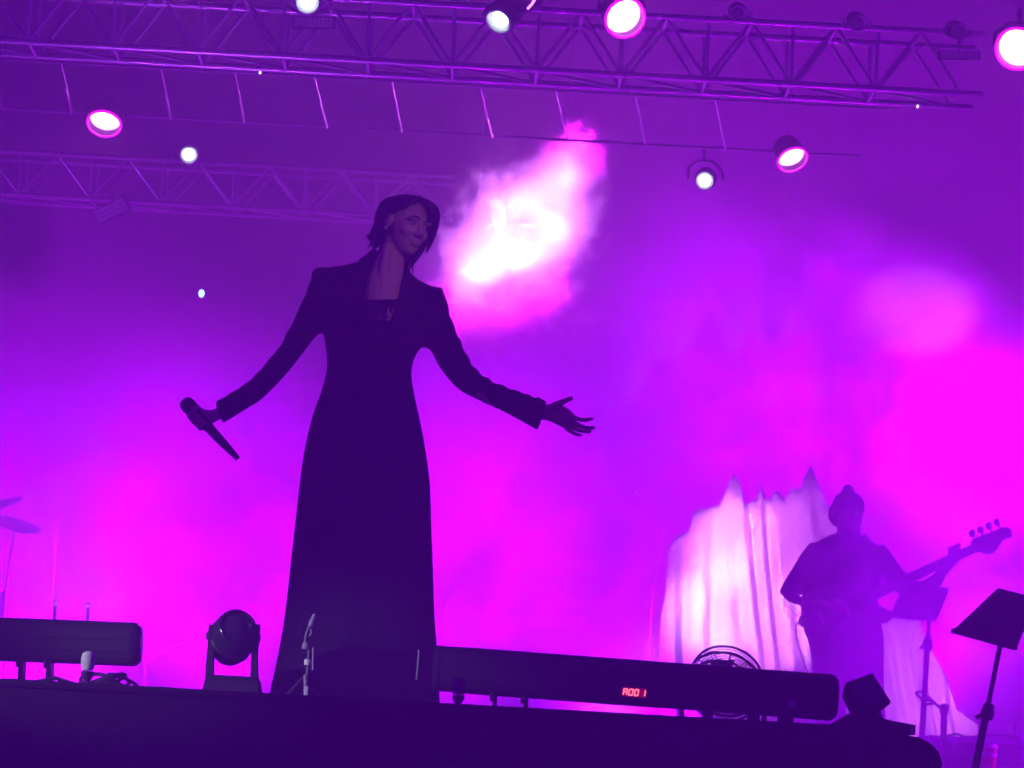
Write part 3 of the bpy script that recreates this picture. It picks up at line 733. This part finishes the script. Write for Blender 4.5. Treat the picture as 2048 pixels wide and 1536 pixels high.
    # pale strip standing for the light along the hem slit
    B().tube([P(838, 1300, 11.78), P(836, 1330, 11.78), P(833, 1360, 11.78)], .004, 6).done('slit_highlight', M['grey'], body)
    # hair
    hb = B(); U = random.uniform
    hb.ell(H(0, .032, .030), (.078, .084, .074), Rh); hb.ell(H(-.006, .020, .050), (.066, .070, .061), Rh); hb.ell(H(-.012, .060, -.030), (.066, .050, .060), Rh); hb.ell(H(.040, .030, -.01), (.046, .058, .060), Rh)
    def lock(pts, r_): hb.tube(cr([H(*p) for p in pts], 4), [r_*f for f in (.8, .9, 1, 1, 1, 1, 1, 1, 1, .95, .9, .85, .8, .7, .6, .5, .4)][:4*(len(pts)-1)+1], 6, flat=.8)
    for k in range(46):            # back and near side, tucked behind the ear, waved and uneven in length
        ph = radians(160-116*k/45+U(-5, 5)); c_, s_ = cos(ph), sin(ph); f = U(.93, 1.05); wv = U(-.010, .012)
        lock([(U(-.015, .015), U(-.01, .05), .104), (c_*.068*f, .032+s_*.074*f, .070), (c_*(.079+wv*.4)*f, .032+s_*(.086+wv*.4)*f, .015), (c_*(.082-wv)*f, .032+s_*(.092-wv)*f, U(-.06, -.025)), (c_*U(.068, .108), .032+s_*U(.078, .122), U(-.118, -.060))], U(.008, .012))
    for k in range(30):            # far side, falling past the cheek
        ph = radians(44-92*k/29+U(-5, 5)); c_, s_ = cos(ph), sin(ph); f = U(.96, 1.10); wv = U(-.008, .010)
        lock([(U(-.01, .02), U(-.03, .03), .105), (c_*.076*f, .030+s_*.082*f, .072), (c_*(.092+wv)*f, .030+s_*(.094+wv)*f, .015), (c_*(.092-wv)*f, .028+s_*(.096-wv)*f, U(-.06, -.03)), (c_*U(.058, .088), .026+s_*U(.055, .08), U(-.145, -.080))], U(.008, .012))
    for k in range(18):            # fringe swept across the brow
        j = U(-.010, .012)
        lock([(-.008+j*.5, -.030+j, .106), (.026+j, -.078, .088+j*.5), (.062+j*.5, -.082+j*.4, .050+j), (.084, -.058+j*.4, .005+j), (.088, -.040+j*.4, U(-.07, -.03))], U(.006, .009))
    for k in range(9):
        j = U(-.008, .010)
        lock([(-.006, -.030+j, .106), (-.036+j, -.070, .090), (-.064, -.046+j, .060+j), (-.080, -.012+j, .034), (-.086, .026+j, .010)], U(.006, .009))
    hair = hb.done('hair', M['hair'], body, vox=.0032, sm=1)
    B().tube(cr([P(824, 520, 11.95), P(826, 534, 11.95), P(825, 549, 11.95)], 3), [.003]*5+[.002, .0012], 5).done('loose_strand', M['hair'], body)
    # shoes
    for xb_ in (650, 790):
        f0 = P(xb_, 1396, SD); f0.z = .033
        B().tube([f0+Vector((0, .07, .06)), f0+Vector((0, .05, .0)), f0+Vector((0, -.05, .0)), f0+Vector((0, -.13, -.006)), f0+Vector((0, -.19, -.016))], [.038, .042, .040, .034, .012], 12, flat=.8).done('shoe', M['leather'], body)
    # microphone held in the fist
    t = thing('handheld_microphone', 'black microphone gripped in the singer\'s lowered hand', 'microphone', m0)
    R = Rto(m1-m0); L = (m1-m0).length
    B().lathe([(.0, -.016), (.016, -.014), (.025, -.002), (.028, .014), (.026, .03), (.022, .040), (0, .041)], m0, R, 20).done('grille', M['blackm'], t)
    B().lathe([(.026, .034), (.029, .036), (.029, .043), (.026, .045)], m0, R, 20).done('ring', M['steel'], t)
    B().lathe([(0, .042), (.021, .043), (.019, .08), (.015, L*.7), (.011, L*.93), (.010, L), (0, L)], m0, R, 20).done('handle', M['black'], t)
singer()

# ================================================================== BASSIST
BDp = 17.7; FL = -.46
def bassist():
    D = BDp; base = P(1695, 1690, D); base.z = FL
    b = B(); hc = P(1695, 1028, D-.02)
    Rh = Matrix.Rotation(radians(8), 3, 'Y') @ Matrix.Rotation(radians(25), 3, 'Z') @ Matrix.Rotation(radians(10), 3, 'X')
    H = lambda x, y, z: hc+Rh @ Vector((x, y, z))
    b.ell(H(0, .01, .025), (.076, .092, .085), Rh); b.ell(H(0, -.03, -.035), (.058, .06, .068), Rh); b.ell(H(0, -.056, -.085), (.032, .03, .026), Rh)
    for s_ in (-1, 1):
        b.ell(H(s_*.078, .01, -.01), (.010, .022, .032), Rh); b.ell(H(s_*.03, -.08, .02), (.024, .012, .009), Rh)
        b.ell(H(s_*.036, -.062, -.022), (.022, .02, .02), Rh)
    b.tube([H(0, -.082, .014), H(0, -.098, -.008), H(0, -.110, -.026)], [.009, .011, .014], 10)
    b.tube([H(-.024, -.080, -.055), H(0, -.092, -.054), H(.024, -.080, -.055)], [.006, .010, .006], 8)
    px_tube(b, [(1662, 1090, 1735, 1094), (1672, 1066, 1722, 1070), (1674, 1045, 1722, 1052)], D, .9)
    px_tube(b, [(1630, 1290, 1752, 1288), (1618, 1220, 1745, 1220), (1622, 1140, 1755, 1140), (1640, 1090, 1748, 1094), (1665, 1072, 1728, 1076)], D, .6)
    # arms
    px_tube(b, [(1628, 1096, 1654, 1128), (1600, 1130, 1628, 1152), (1581, 1170, 1597, 1183), (1585, 1191, 1588, 1201), (1612, 1196, 1614, 1210), (1640, 1198, 1642, 1216), (1655, 1203, 1655, 1219)], [D, D-.02, D-.06, D-.12, D-.26, D-.39, D-.40], .8)
    px_tube(b, [(1760, 1096, 1740, 1124), (1784, 1128, 1766, 1150), (1810, 1160, 1802, 1178), (1832, 1172, 1836, 1190), (1866, 1152, 1874, 1170), (1893, 1126, 1904, 1138), (1900, 1116, 1912, 1128)], [D, D-.01, D-.05, D-.13, D-.22, D-.3, D-.3], .8)
    hd = lambda pts, rr: b.tube(cr([P(*p) for p in pts], 3), [x_ for x_ in rr for _ in range(3)][:3*(len(pts)-1)+1], 7)
    # plucking hand
    b.ell(P(1664, 1212, D-.40), (.042, .02, .028)); hd([(1660, 1204, D-.40), (1672, 1200, D-.41), (1684, 1206, D-.40)], [.012, .010, .008])
    for k in range(4): hd([(1672+2*k, 1208+4*k, D-.41), (1686+2*k, 1211+4*k, D-.43), (1693+2*k, 1218+4*k, D-.42), (1692+2*k, 1224+4*k, D-.39)], [.011, .0095, .0085, .0075])
    # fretting hand
    b.ell(P(1908, 1118, D-.29), (.026, .02, .040), Matrix.Rotation(radians(20), 3, 'Y'))
    for k in range(4): hd([(1903+6*k, 1116-3*k, D-.32), (1899+6*k, 1106-3*k, D-.37), (1899+6*k, 1099-3*k, D-.372), (1904+6*k, 1097-3*k, D-.35)], [.011, .0095, .0085, .0075])
    hd([(1906, 1112, D-.27), (1900, 1100, D-.26), (1896, 1092, D-.27)], [.012, .010, .008])
    # legs
    for (x0, x1, x2) in ((1660, 1660, 1655), (1730, 1738, 1745)):
        px_tube(b, [(x0-30, 1290, x0+30, 1290), (x1-22, 1450, x1+22, 1450), (x2-20, 1540, x2+20, 1540), (x2-13, 1660, x2+13, 1660)], D, 1.0)
        f0 = P(x2, 1680, D); f0.z = FL+.036
        b.tube([f0+Vector((0, .06, .05)), f0+Vector((0, .03, 0)), f0+Vector((0, -.08, -.008)), f0+Vector((0, -.17, -.015))], [.034, .038, .036, .02], 10)
    body = b.done('person', M['skin'], off=base, vox=.0055, sm=2, loc=base); body['_b'] = tuple(base)
    tag(body, 'bass player with top bun in dark clothes, hazy, standing before the bright drape', 'person')
    sh = B()
    px_tube(sh, [(1612, 1275, 1768, 1268), (1603, 1235, 1759, 1232), (1604, 1195, 1756, 1195), (1606, 1150, 1764, 1150), (1612, 1115, 1770, 1118), (1622, 1092, 1764, 1098), (1645, 1077, 1746, 1084), (1668, 1066, 1726, 1074)], D, .62, 28)
    px_tube(sh, [(1622, 1082, 1664, 1134), (1604, 1105, 1640, 1146), (1586, 1134, 1622, 1168), (1568, 1164, 1602, 1190), (1558, 1186, 1586, 1206), (1576, 1184, 1580, 1206), (1604, 1190, 1604, 1214)], [D, D, D-.02, D-.06, D-.10, D-.18, D-.31], .9, 20)
    px_tube(sh, [(1766, 1086, 1726, 1136), (1788, 1114, 1756, 1156), (1808, 1142, 1780, 1174), (1826, 1156, 1806, 1194), (1842, 1162, 1832, 1204), (1860, 1152, 1872, 1180), (1880, 1136, 1892, 1158)], [D, D-.02, D-.06, D-.12, D-.2, D-.25, D-.28], .9, 20)
    sh.done('shirt', M['shirt'], body, vox=.011, sm=2)
    for s_, (x0, x1) in ((-1, (1648, 1655)), (1, (1745, 1736))):   # pale shoulder yokes
        pass
    tr = B()
    px_tube(tr, [(1614, 1262, 1766, 1256), (1618, 1290, 1768, 1288), (1624, 1325, 1766, 1325)], D, .64, 28)
    px_tube(tr, [(1620, 1290, 1702, 1295), (1626, 1360, 1696, 1360), (1632, 1450, 1690, 1450), (1630, 1560, 1680, 1560), (1634, 1672, 1676, 1672)], D, .95, 20)
    px_tube(tr, [(1688, 1295, 1768, 1290), (1698, 1360, 1768, 1360), (1708, 1450, 1772, 1450), (1718, 1560, 1772, 1560), (1722, 1672, 1768, 1672)], D, .95, 20)
    tr.done('trousers', M['jeans'], body, vox=.012, sm=2)
    hb = B()
    hb.ell(H(0, .012, .042), (.083, .094, .076), Rh); hb.ell(P(1696, 980, D+.0), (.031, .031, .030)); hb.ell(P(1696, 992, D), (.020, .02, .02))
    hb.ell(H(0, .06, -.01), (.074, .055, .075), Rh); hb.ell(H(0, -.062, -.088), (.036, .03, .026), Rh)
    hb.done('hair', M['hair'], body, vox=.007, sm=2)
    for x2 in (1655, 1745):
        f0 = P(x2, 1680, D); f0.z = FL+.036
        B().tube([f0+Vector((0, .08, .06)), f0+Vector((0, .05, .0)), f0+Vector((0, -.08, .0)), f0+Vector((0, -.20, -.016))], [.044, .044, .044, .018], 12, flat=.8).done('shoe', M['leather'], body)
    for (x_, y_) in ((1623, 1160), (1763, 1162)):
        B().ell(P(x_, y_, D-.20), (.006, .004, .010), nu=8, nv=6).done('button', M['steel'], body)
    # ---- bass guitar
    a, c = P(1612, 1252, D-.30), P(2022, 1064, D-.42); X = (c-a).normalized()
    Z = Vector((0, -1, .12)); Z = (Z-X*Z.dot(X)).normalized(); Y = Z.cross(X); L = (c-a).length; k = L/1.17
    T = Matrix(((X.x*k, Y.x*k, Z.x*k, a.x), (X.y*k, Y.y*k, Z.y*k, a.y), (X.z*k, Y.z*k, Z.z*k, a.z), (0, 0, 0, 1)))
    g = thing('bass_guitar', 'dark four string bass guitar slung on the bass player, neck pointing up to the right', 'bass guitar', a)
    out = [(0, 0), (.015, .09), (.08, .155), (.17, .155), (.25, .122), (.32, .125), (.40, .155), (.465, .165), (.47, .13), (.42, .085), (.39, .035), (.385, -.03), (.40, -.08), (.435, -.125), (.42, -.155), (.35, -.15), (.27, -.115), (.19, -.135), (.10, -.16), (.03, -.11)]
    sm_ = [(p.x, p.y) for p in cr([Vector((x_, y_, 0)) for x_, y_ in out], 4, True)]
    B().prism(sm_, .045, T).done('body', M['bassbody'], g)
    gp = [(.16, .02), (.20, .08), (.30, .085), (.38, .11), (.43, .13), (.40, .07), (.375, .035), (.375, -.035), (.38, -.09), (.36, -.125), (.27, -.09), (.20, -.10), (.17, -.06)]
    sm2 = [(p.x, p.y) for p in cr([Vector((x_, y_, 0)) for x_, y_ in gp], 3, True)]
    B().prism(sm2, .003, T @ Matrix.Translation((0, 0, .0255))).done('pickguard', M['guard'], g)
    for x_ in (.20, .27): B().box((0, 0, 0), (.03, .075, .012)).done('pickup', M['black'], g, off=(0, 0, 0)).matrix_local = Matrix.Translation(-Vector(g['_b'])) @ T @ Matrix.Translation((x_, 0, .031))
    B().prism([(.36, -.030), (.36, .030), (.97, .021), (.97, -.021)], .024, T @ Matrix.Translation((0, 0, .026))).done('neck', M['maple'], g)
    B().prism([(.33, -.030), (.33, .030), (.965, .020), (.965, -.020)], .006, T @ Matrix.Translation((0, 0, .0415))).done('fingerboard', M['guard'], g)
    hs = [(.955, -.020), (.955, .020), (.972, .046), (1.06, .040), (1.12, .038), (1.155, .032), (1.172, .008), (1.165, -.022), (1.145, -.030), (1.12, -.018), (1.08, -.045), (1.04, -.062), (1.0, -.050), (.975, -.026)]
    B().prism([(p.x, p.y) for p in cr([Vector((x_, y_, 0)) for x_, y_ in hs], 3, True)], .018, T @ Matrix.Translation((0, 0, .022))).done('headstock', M['bassbody'], g)
    for q in range(4):
        x_ = .985+.047*q; pg = B().tube([T @ Vector((x_, .03, .014)), T @ Vector((x_, .062, .014))], .0045, 8).done('peg_shaft', M['steel'], g)
        B().ell(T @ Vector((x_, .076, .014)), (.017, .010, .019), nu=10, nv=8).done('tuning_peg', M['steel'], g)
        B().tube([T @ Vector((.10, -.018+.012*q, .045)), T @ Vector((.96, -.014+.009*q, .047))], .0014, 4).done('string', M['steel'], g)
        B().lathe([(0, 0), (.011, 0), (.010, .014), (0, .015)], T @ Vector((.10+.035*q, -.105+.01*q, .023)), Rto(Z), 10).done('knob', M['steel'], g)
    B().box((0, 0, 0), (.02, .07, .014)).done('bridge', M['steel'], g, off=(0, 0, 0)).matrix_local = Matrix.Translation(-Vector(g['_b'])) @ T @ Matrix.Translation((.09, 0, .03))
    st = cr([T @ Vector((.465, .15, -.02)), P(1752, 1140, D-.20), P(1742, 1092, D-.10), P(1728, 1076, D+.02), P(1700, 1110, D+.18), P(1650, 1180, D+.18), P(1606, 1235, D+.02), T @ Vector((.0, .0, -.01))], 5)
    B().tube(st, .024, 6, flat=.12).done('strap', M['leather'], g)
    cb = cr([T @ Vector((.02, -.10, .0)), P(1600, 1245, D-.28), P(1592, 1265, D-.25), P(1600, 1300, D-.22), P(1640, 1440, D-.3)]+[Vector((P(1650, 1600, D).x, D-12-.3, FL+.01))], 5)
    B().tube(cb, .004, 5).done('cable', M['black'], g)
    B().tube([P(1568, 1208, D-.1), P(1596, 1232, D-.12)], .002, 4).done('loose_lead', M['black'], g)
bassist()

# ================================================================== MUSIC STANDS, RIGHT SIDE GEAR
def music_stand(label, corners, Dn, post, joint, D, zfoot):
    b = P(post[1][0], post[1][1], D); b.z = zfoot
    t = thing('music_stand', label, 'music stand', b)
    fc = [P(x_, y_, D+d) for x_, y_, d in corners]; n_ = (fc[1]-fc[0]).cross(fc[3]-fc[0]).normalized()
    B().loft([fc, [p+n_*.006 for p in fc]]).done('desk', M['black'], t, smooth=False)
    lip0, lip1 = fc[3], fc[2]
    B().loft([[lip0, lip1, lip1+Vector((0, -.05, .004)), lip0+Vector((0, -.05, .004))], [p+Vector((0, 0, .012)) for p in (lip0, lip1, lip1+Vector((0, -.05, .004)), lip0+Vector((0, -.05, .004)))]]).done('lip', M['black'], t, smooth=False)
    a, c = P(post[0][0], post[0][1], D+.02), P(post[1][0], post[1][1], D+.02)
    d = (c-a); e = a+d*((zfoot+.02-a.z)/d.z); e.y = a.y
    mid = a.lerp(e, joint)
    B().tube([a, mid], .011, 8).done('inner_tube', M['blackm'], t); B().tube([mid, e], .016, 8).done('outer_tube', M['black'], t)
    B().lathe([(0, 0), (.024, .004), (.03, .03), (.022, .07), (0, .075)], mid-Vector((0, 0, .03)), Rto(a-e), 12).done('clutch', M['black'], t)
    B().tube([mid, mid+Vector((-.045, -.02, -.02))], .010, 6).done('wing_knob', M['black'], t)
    for k in range(3):
        an = 2*pi*k/3+.4
        B().tube([e+Vector((0, 0, .12)), e+Vector((.28*cos(an), .28*sin(an), -.008))], .010, 6).done('leg', M['blackm'], t)
music_stand('dark music stand at the right edge with its desk tilted', [(1996, 1176, .10), (2075, 1196, .12), (2032, 1300, -.06), (1902, 1264, -.08)], 0, ((2000, 1292), (1958, 1500)), .33, 14.6, FL)
music_stand('hazy music stand farther back between the bass player and the dark stand', [(1808, 1170, .10), (1900, 1176, .12), (1872, 1242, -.04), (1778, 1234, -.06)], 0, ((1858, 1240), (1844, 1470)), .12, 18.6, FL)
# clip-on microphone stand with looped cable
D = 18.2; b0 = P(1888, 1490, D); b0.z = FL
t = thing('microphone_stand', 'low microphone stand with a looped arm by the far music stand', 'microphone stand', b0)
B().tube([Vector((b0.x, D-12, FL+.02)), P(1887, 1480, D), P(1888, 1420, D)], .017, 8).done('tube', M['black'], t)
B().lathe([(0, 0), (.024, .0), (.024, .05), (0, .055)], P(1888, 1428, D), None, 12).done('clutch', M['black'], t)
B().tube(cr([P(1886, 1422, D), P(1866, 1404, D-.02), P(1850, 1400, D-.02), P(1842, 1396, D-.02), P(1832, 1386, D-.03), P(1842, 1384, D-.03), P(1852, 1392, D-.03), P(1864, 1400, D-.03), P(1864, 1408, D-.03), P(1848, 1408, D-.03)], 4), .008, 6).done('gooseneck', M['black'], t)
B().lathe([(0, 0), (.13, 0), (.12, .02), (.02, .03), (0, .03)], Vector((b0.x, D-12, FL)), None, 20).done('base', M['black'], t)
# flight case that carries the gear at the lower right
D = 18.9; zc = P(1960, 1476, D).z; x0, x1 = P(1862, 1480, D).x, P(2140, 1480, D).x
t = thing('flight_case', 'low dark flight case at the lower right behind the stage corner', 'case', ((x0+x1)/2, D-12+.3, FL))
B().box(((x0+x1)/2, D-12+.3, (FL+zc)/2), (x1-x0, .6, zc-FL), None, .006).done('box', M['case'], t, smooth=False)
for zz in (FL+.02, zc-.012):
    B().box(((x0+x1)/2, D-12-.006, zz), (x1-x0+.012, .02, .026)).done('edge_rail', M['alu'], t, smooth=False)
for x_ in (x0, x1):
    B().box((x_, D-12-.004, (FL+zc)/2), (.024, .024, zc-FL+.006)).done('corner_rail', M['alu'], t, smooth=False)
B().box((P(1908, 1486, D).x, D-12-.014, P(1908, 1487, D).z), (.03, .012, .022)).done('latch', M['steel'], t, smooth=False)
B().tube(cr([P(x_, y_, 18.95) for x_, y_ in ((1890, 1474), (1912, 1468), (1932, 1474), (1960, 1472), (2000, 1470), (2040, 1476))], 4), .008, 6).done('x', M['black'])
o = bpy.data.objects['x']; o.name = 'loose_cable'; tag(o, 'black cable lying along the top of the flight case', 'cable')
for (x_, y_, lb) in ((1960, 1438, 'small pale microphone clip standing on the flight case'), (2030, 1440, 'pale tipped short microphone at the far right on the flight case')):
    b0 = Vector((P(x_, 1474, 19.1).x, 7.1, zc)); tp = P(x_, y_, 19.1)
    t = thing('short_microphone', lb, 'microphone', b0)
    B().tube([b0, tp], .007, 6).done('stem', M['grey'], t); B().ell(tp, (.018, .016, .016), nu=10, nv=8).done('tip', M['foam'], t)
    B().lathe([(0, 0), (.03, 0), (.028, .008), (0, .01)], b0).done('base', M['black'], t)
# red cup, on its own small speaker-like box
D = 16.0; zc2 = P(1974, 1560, D).z
t = thing('side_table', 'small dark box table below the red cup at the lower right corner', 'table', (P(1985, 1560, D).x, D-12, FL))
B().box((P(1985, 1560, D).x, D-12, zc2-.012), (.30, .3, .024), None, .004).done('top', M['case'], t)
for sx in (-1, 1):
    for sy in (-1, 1): B().box((P(1985, 1560, D).x+sx*.13, D-12+sy*.13, (FL+zc2-.024)/2), (.025, .025, zc2-.024-FL)).done('leg', M['blackm'], t, smooth=False)
cp = Vector((P(1974, 1560, D).x, D-12-.05, zc2)); hcup = P(1974, 1488, D).z-zc2
t = thing('cup', 'red paper cup with a pale lid at the lower right corner', 'cup', cp)
B().lathe([(0, 0), (.028, 0), (.034, hcup*.88), (0, hcup*.88)], cp, None, 20).done('cup_body', M['red'], t)
B().lathe([(0, hcup*.885), (.037, hcup*.885), (.036, hcup*.93), (.028, hcup), (0, hcup)], cp, None, 20).done('lid', M['paper'], t)
B().lathe([(.0338, hcup*.66), (.0348, hcup*.66), (.0352, hcup*.76), (.0345, hcup*.76)], cp, None, 20).done('printed_band', M['paper'], t)

# ================================================================== LEFT: DRUM KIT AND STANDS IN THE HAZE
D = 26.6
b0 = P(10, 1500, D); b0.z = FL
t = thing('drum_kit', 'drum kit with cymbals dissolving in haze at the left edge', 'drum kit', b0)
for (x_, y_, r_, tilt) in ((32, 1046, .20, 14), (0, 1006, .18, -20)):
    c = P(x_, y_, D); R = Matrix.Rotation(radians(tilt), 3, 'Y') @ Matrix.Rotation(radians(16), 3, 'X')
    B().lathe([(.0, .02), (.03, .018), (.05, .006), (r_, -.012), (r_, -.015), (.05, .002), (0, .01)], c, R, 32).done('cymbal', M['cymbal'], t)
    B().tube([c, Vector((c.x-.05, c.y+.1, c.z-.5)), Vector((c.x-.05, c.y+.1, FL+.02))], .012, 8).done('cymbal_stand', M['steel'], t)
    for k in range(3): B().tube([Vector((c.x-.05, c.y+.1, FL+.25)), Vector((c.x-.05+.25*cos(k*2.1), c.y+.1+.25*sin(k*2.1), FL+.01))], .009, 6).done('stand_leg', M['steel'], t)
for (x_, y_, r_, h_) in ((-40, 1230, .2, .2), (-130, 1330, .28, .45)):
    c = P(x_, y_, D+.3)
    B().lathe([(r_, 0), (r_, h_), (r_-.01, h_), (r_-.01, 0)], c, None, 32).done('drum_shell', M['drum'], t)
    B().lathe([(0, h_+.002), (r_+.008, h_-.01), (r_+.008, h_+.012), (0, h_+.008)], c, None, 32).done('drum_head', M['skinhead'], t)
    for k in range(3): B().tube([c+Vector((r_*cos(k*2.1), r_*sin(k*2.1), .05)), Vector((c.x+(r_+.06)*cos(k*2.1), c.y+(r_+.06)*sin(k*2.1), FL+.01))], .01, 6).done('drum_leg', M['steel'], t)
# hi stand with pale tips seen in the haze
def haze_stand(label, pts, legs, D, mt=M['steel']):
    b0 = P(pts[-1][0], 1500, D); b0.z = FL
    t = thing('boom_stand', label, 'microphone stand', b0, 'boom stands in the haze')
    q = [P(x_, y_, D) for x_, y_ in pts]; last = q[-1]
    B().tube(q[:2], .0035, 6).done('boom', mt, t)
    B().tube(q[1:]+[Vector((last.x, last.y, FL+.08))], .004, 6).done('tube', mt, t)
    B().ell(q[0], (.02, .02, .016), nu=10, nv=8).done('microphone', M['foam'], t)
    for k in range(3): B().tube([Vector((last.x, last.y, FL+.25)), Vector((last.x+.28*cos(k*2.1+.5), last.y+.28*sin(k*2.1+.5), FL+.01))], .009, 6).done('leg', mt, t)
haze_stand('tall boom stand faint in the haze at far left', [(110, 818), (126, 870), (118, 1000)], 3, 27.0, M['paper'])
haze_stand('boom stand with its arm slanting up between left bar and floor lamp', [(378, 1278), (290, 1322), (288, 1380)], 3, 27.0, M['paper'])
haze_stand('boom stand with its arm slanting down right of the centre stage', [(1272, 985), (1332, 1028), (1304, 1200)], 3, 27.2, M['paper'])
for (x_, y_, lb) in ((110, 1206, 'short pale tipped microphone above the left bar, nearer the edge of the picture'), (176, 1210, 'short pale tipped microphone above the left bar, nearer the floor lamp')):
    b0 = Vector((P(x_, 1400, 19.4).x, 7.4, FL)); tp = P(x_, y_, 19.4)
    t = thing('short_microphone', lb, 'microphone', b0)
    B().tube([b0, tp], .010, 6).done('stem', M['steel'], t); B().ell(tp, (.016, .016, .016), nu=10, nv=8).done('tip', M['foam'], t)
    B().lathe([(0, 0), (.09, 0), (.08, .015), (0, .02)], b0).done('base', M['black'], t)

# ================================================================== AIR AND SMOKE
def vol_box(name, lo, hi, build, rate=1.0):
    lo, hi = Vector(lo), Vector(hi); o = B().box((lo+hi)/2, hi-lo).done(name, None, smooth=False)
    mt = bpy.data.materials.new(name); mt.use_nodes = True; nt = mt.node_tree; nt.nodes.clear()
    out = nt.nodes.new('ShaderNodeOutputMaterial'); pv = nt.nodes.new('ShaderNodeVolumePrincipled')
    nt.links.new(pv.outputs[0], out.inputs['Volume']); build(nt, pv); o.data.materials.clear(); o.data.materials.append(mt); o['kind'] = 'stuff'; mt.cycles.volume_step_rate = rate
    return o
def hz_(nt, pv):
    pv.inputs['Color'].default_value = (.95, .93, .97, 1); pv.inputs['Density'].default_value = .055; pv.inputs['Anisotropy'].default_value = 0.35
vol_box('haze', (-10, -14, -2.85), (10, 17.2, 7.4), hz_)
def chain(nt, *steps):
    """tiny helper: ('op', a, b) math nodes"""
    n = nt.nodes.new('ShaderNodeMath'); n.operation = steps[0]
    for i, s_ in enumerate(steps[1:]):
        if isinstance(s_, (int, float)): n.inputs[i].default_value = s_
        else: nt.links.new(s_, n.inputs[i])
    return n.outputs[0]
def mapr(nt, src, a, b, c, d):
    n = nt.nodes.new('ShaderNodeMapRange'); n.interpolation_type = 'SMOOTHSTEP'; nt.links.new(src, n.inputs[0])
    for i, v in enumerate((a, b, c, d)): n.inputs[i+1].default_value = v
    return n.outputs[0]
def blobs(nt, cs, nscale, namt, dens, lo=0.0, hi=.35, fine=0, power=1):
    """density = smooth union of ellipsoid blobs, edges broken up by noise (object space = world space)"""
    tc = nt.nodes.new('ShaderNodeTexCoord').outputs['Object']; total = None
    for (c, r) in cs:
        mp = nt.nodes.new('ShaderNodeVectorMath'); mp.operation = 'SUBTRACT'; nt.links.new(tc, mp.inputs[0]); mp.inputs[1].default_value = c
        ml = nt.nodes.new('ShaderNodeVectorMath'); ml.operation = 'DIVIDE'; nt.links.new(mp.outputs[0], ml.inputs[0]); ml.inputs[1].default_value = r
        ln = nt.nodes.new('ShaderNodeVectorMath'); ln.operation = 'LENGTH'; nt.links.new(ml.outputs[0], ln.inputs[0])
        v = chain(nt, 'SUBTRACT', 1.0, ln.outputs['Value'])
        total = v if total is None else chain(nt, 'MAXIMUM', total, v)
    nz = nt.nodes.new('ShaderNodeTexNoise'); nz.inputs['Scale'].default_value = nscale; nz.inputs['Detail'].default_value = 5; nz.inputs['Roughness'].default_value = .6
    nt.links.new(tc, nz.inputs['Vector'])
    n_ = chain(nt, 'MULTIPLY', chain(nt, 'SUBTRACT', nz.outputs['Fac'], .5), namt)
    if fine:
        n2 = nt.nodes.new('ShaderNodeTexNoise'); n2.inputs['Scale'].default_value = nscale*3.1; n2.inputs['Detail'].default_value = 4; nt.links.new(tc, n2.inputs['Vector'])
        n_ = chain(nt, 'ADD', n_, chain(nt, 'MULTIPLY', chain(nt, 'SUBTRACT', n2.outputs['Fac'], .5), fine))
    d_ = mapr(nt, chain(nt, 'ADD', total, n_), lo, hi, 0, 1)
    if power != 1: d_ = chain(nt, 'POWER', d_, power)
    return chain(nt, 'MULTIPLY', d_, dens)
def px_blob(x, y, D, rx, ry, rd): return (P(x, y, D), (rx*D/F, rd, ry*D/F))
def plume(nt, pv):
    pv.inputs['Color'].default_value = (.98, .90, .98, 1); pv.inputs['Anisotropy'].default_value = 0.6  # smoke tinted so that the light's halo turns magenta
    cs = [px_blob(1045, 450, 27.2, 150, 120, .46), px_blob(1120, 400, 27.2, 90, 120, .34), px_blob(1158, 325, 27.2, 55, 95, .26), px_blob(965, 500, 27.2, 100, 110, .36), px_blob(1020, 580, 27.2, 160, 110, .4), px_blob(960, 640, 27.2, 90, 110, .3)]
    nt.links.new(blobs(nt, cs, 3.0, 1.9, 6.5, -.05, .46, 1.9, 1.6), pv.inputs['Density'])
a, b = P(760, 860, 27.2), P(1290, 170, 27.2)
vol_box('smoke_plume', (a.x, 14.6, a.z), (b.x, 15.9, b.z), plume, .3)
def bank(nt, pv):
    pv.inputs['Color'].default_value = (.96, .94, .98, 1)
    cs = [px_blob(300, 1180, 20.5, 640, 560, 1.3), px_blob(1720, 1120, 20.8, 640, 620, 1.3), px_blob(1780, 1300, 15.9, 620, 520, 1.0), px_blob(1800, 600, 22.0, 480, 330, 1.2), px_blob(1000, 1180, 21.5, 420, 300, .9)]
    nt.links.new(blobs(nt, cs, 1.3, 3.0, .70, .05, 1.0, 1.8), pv.inputs['Density'])
vol_box('smoke_bank', (-4.6, 2.3, -.455), (4.6, 11.4, 4.4), bank, .7)
for o in bpy.data.objects:
    if '_b' in o: del o['_b']
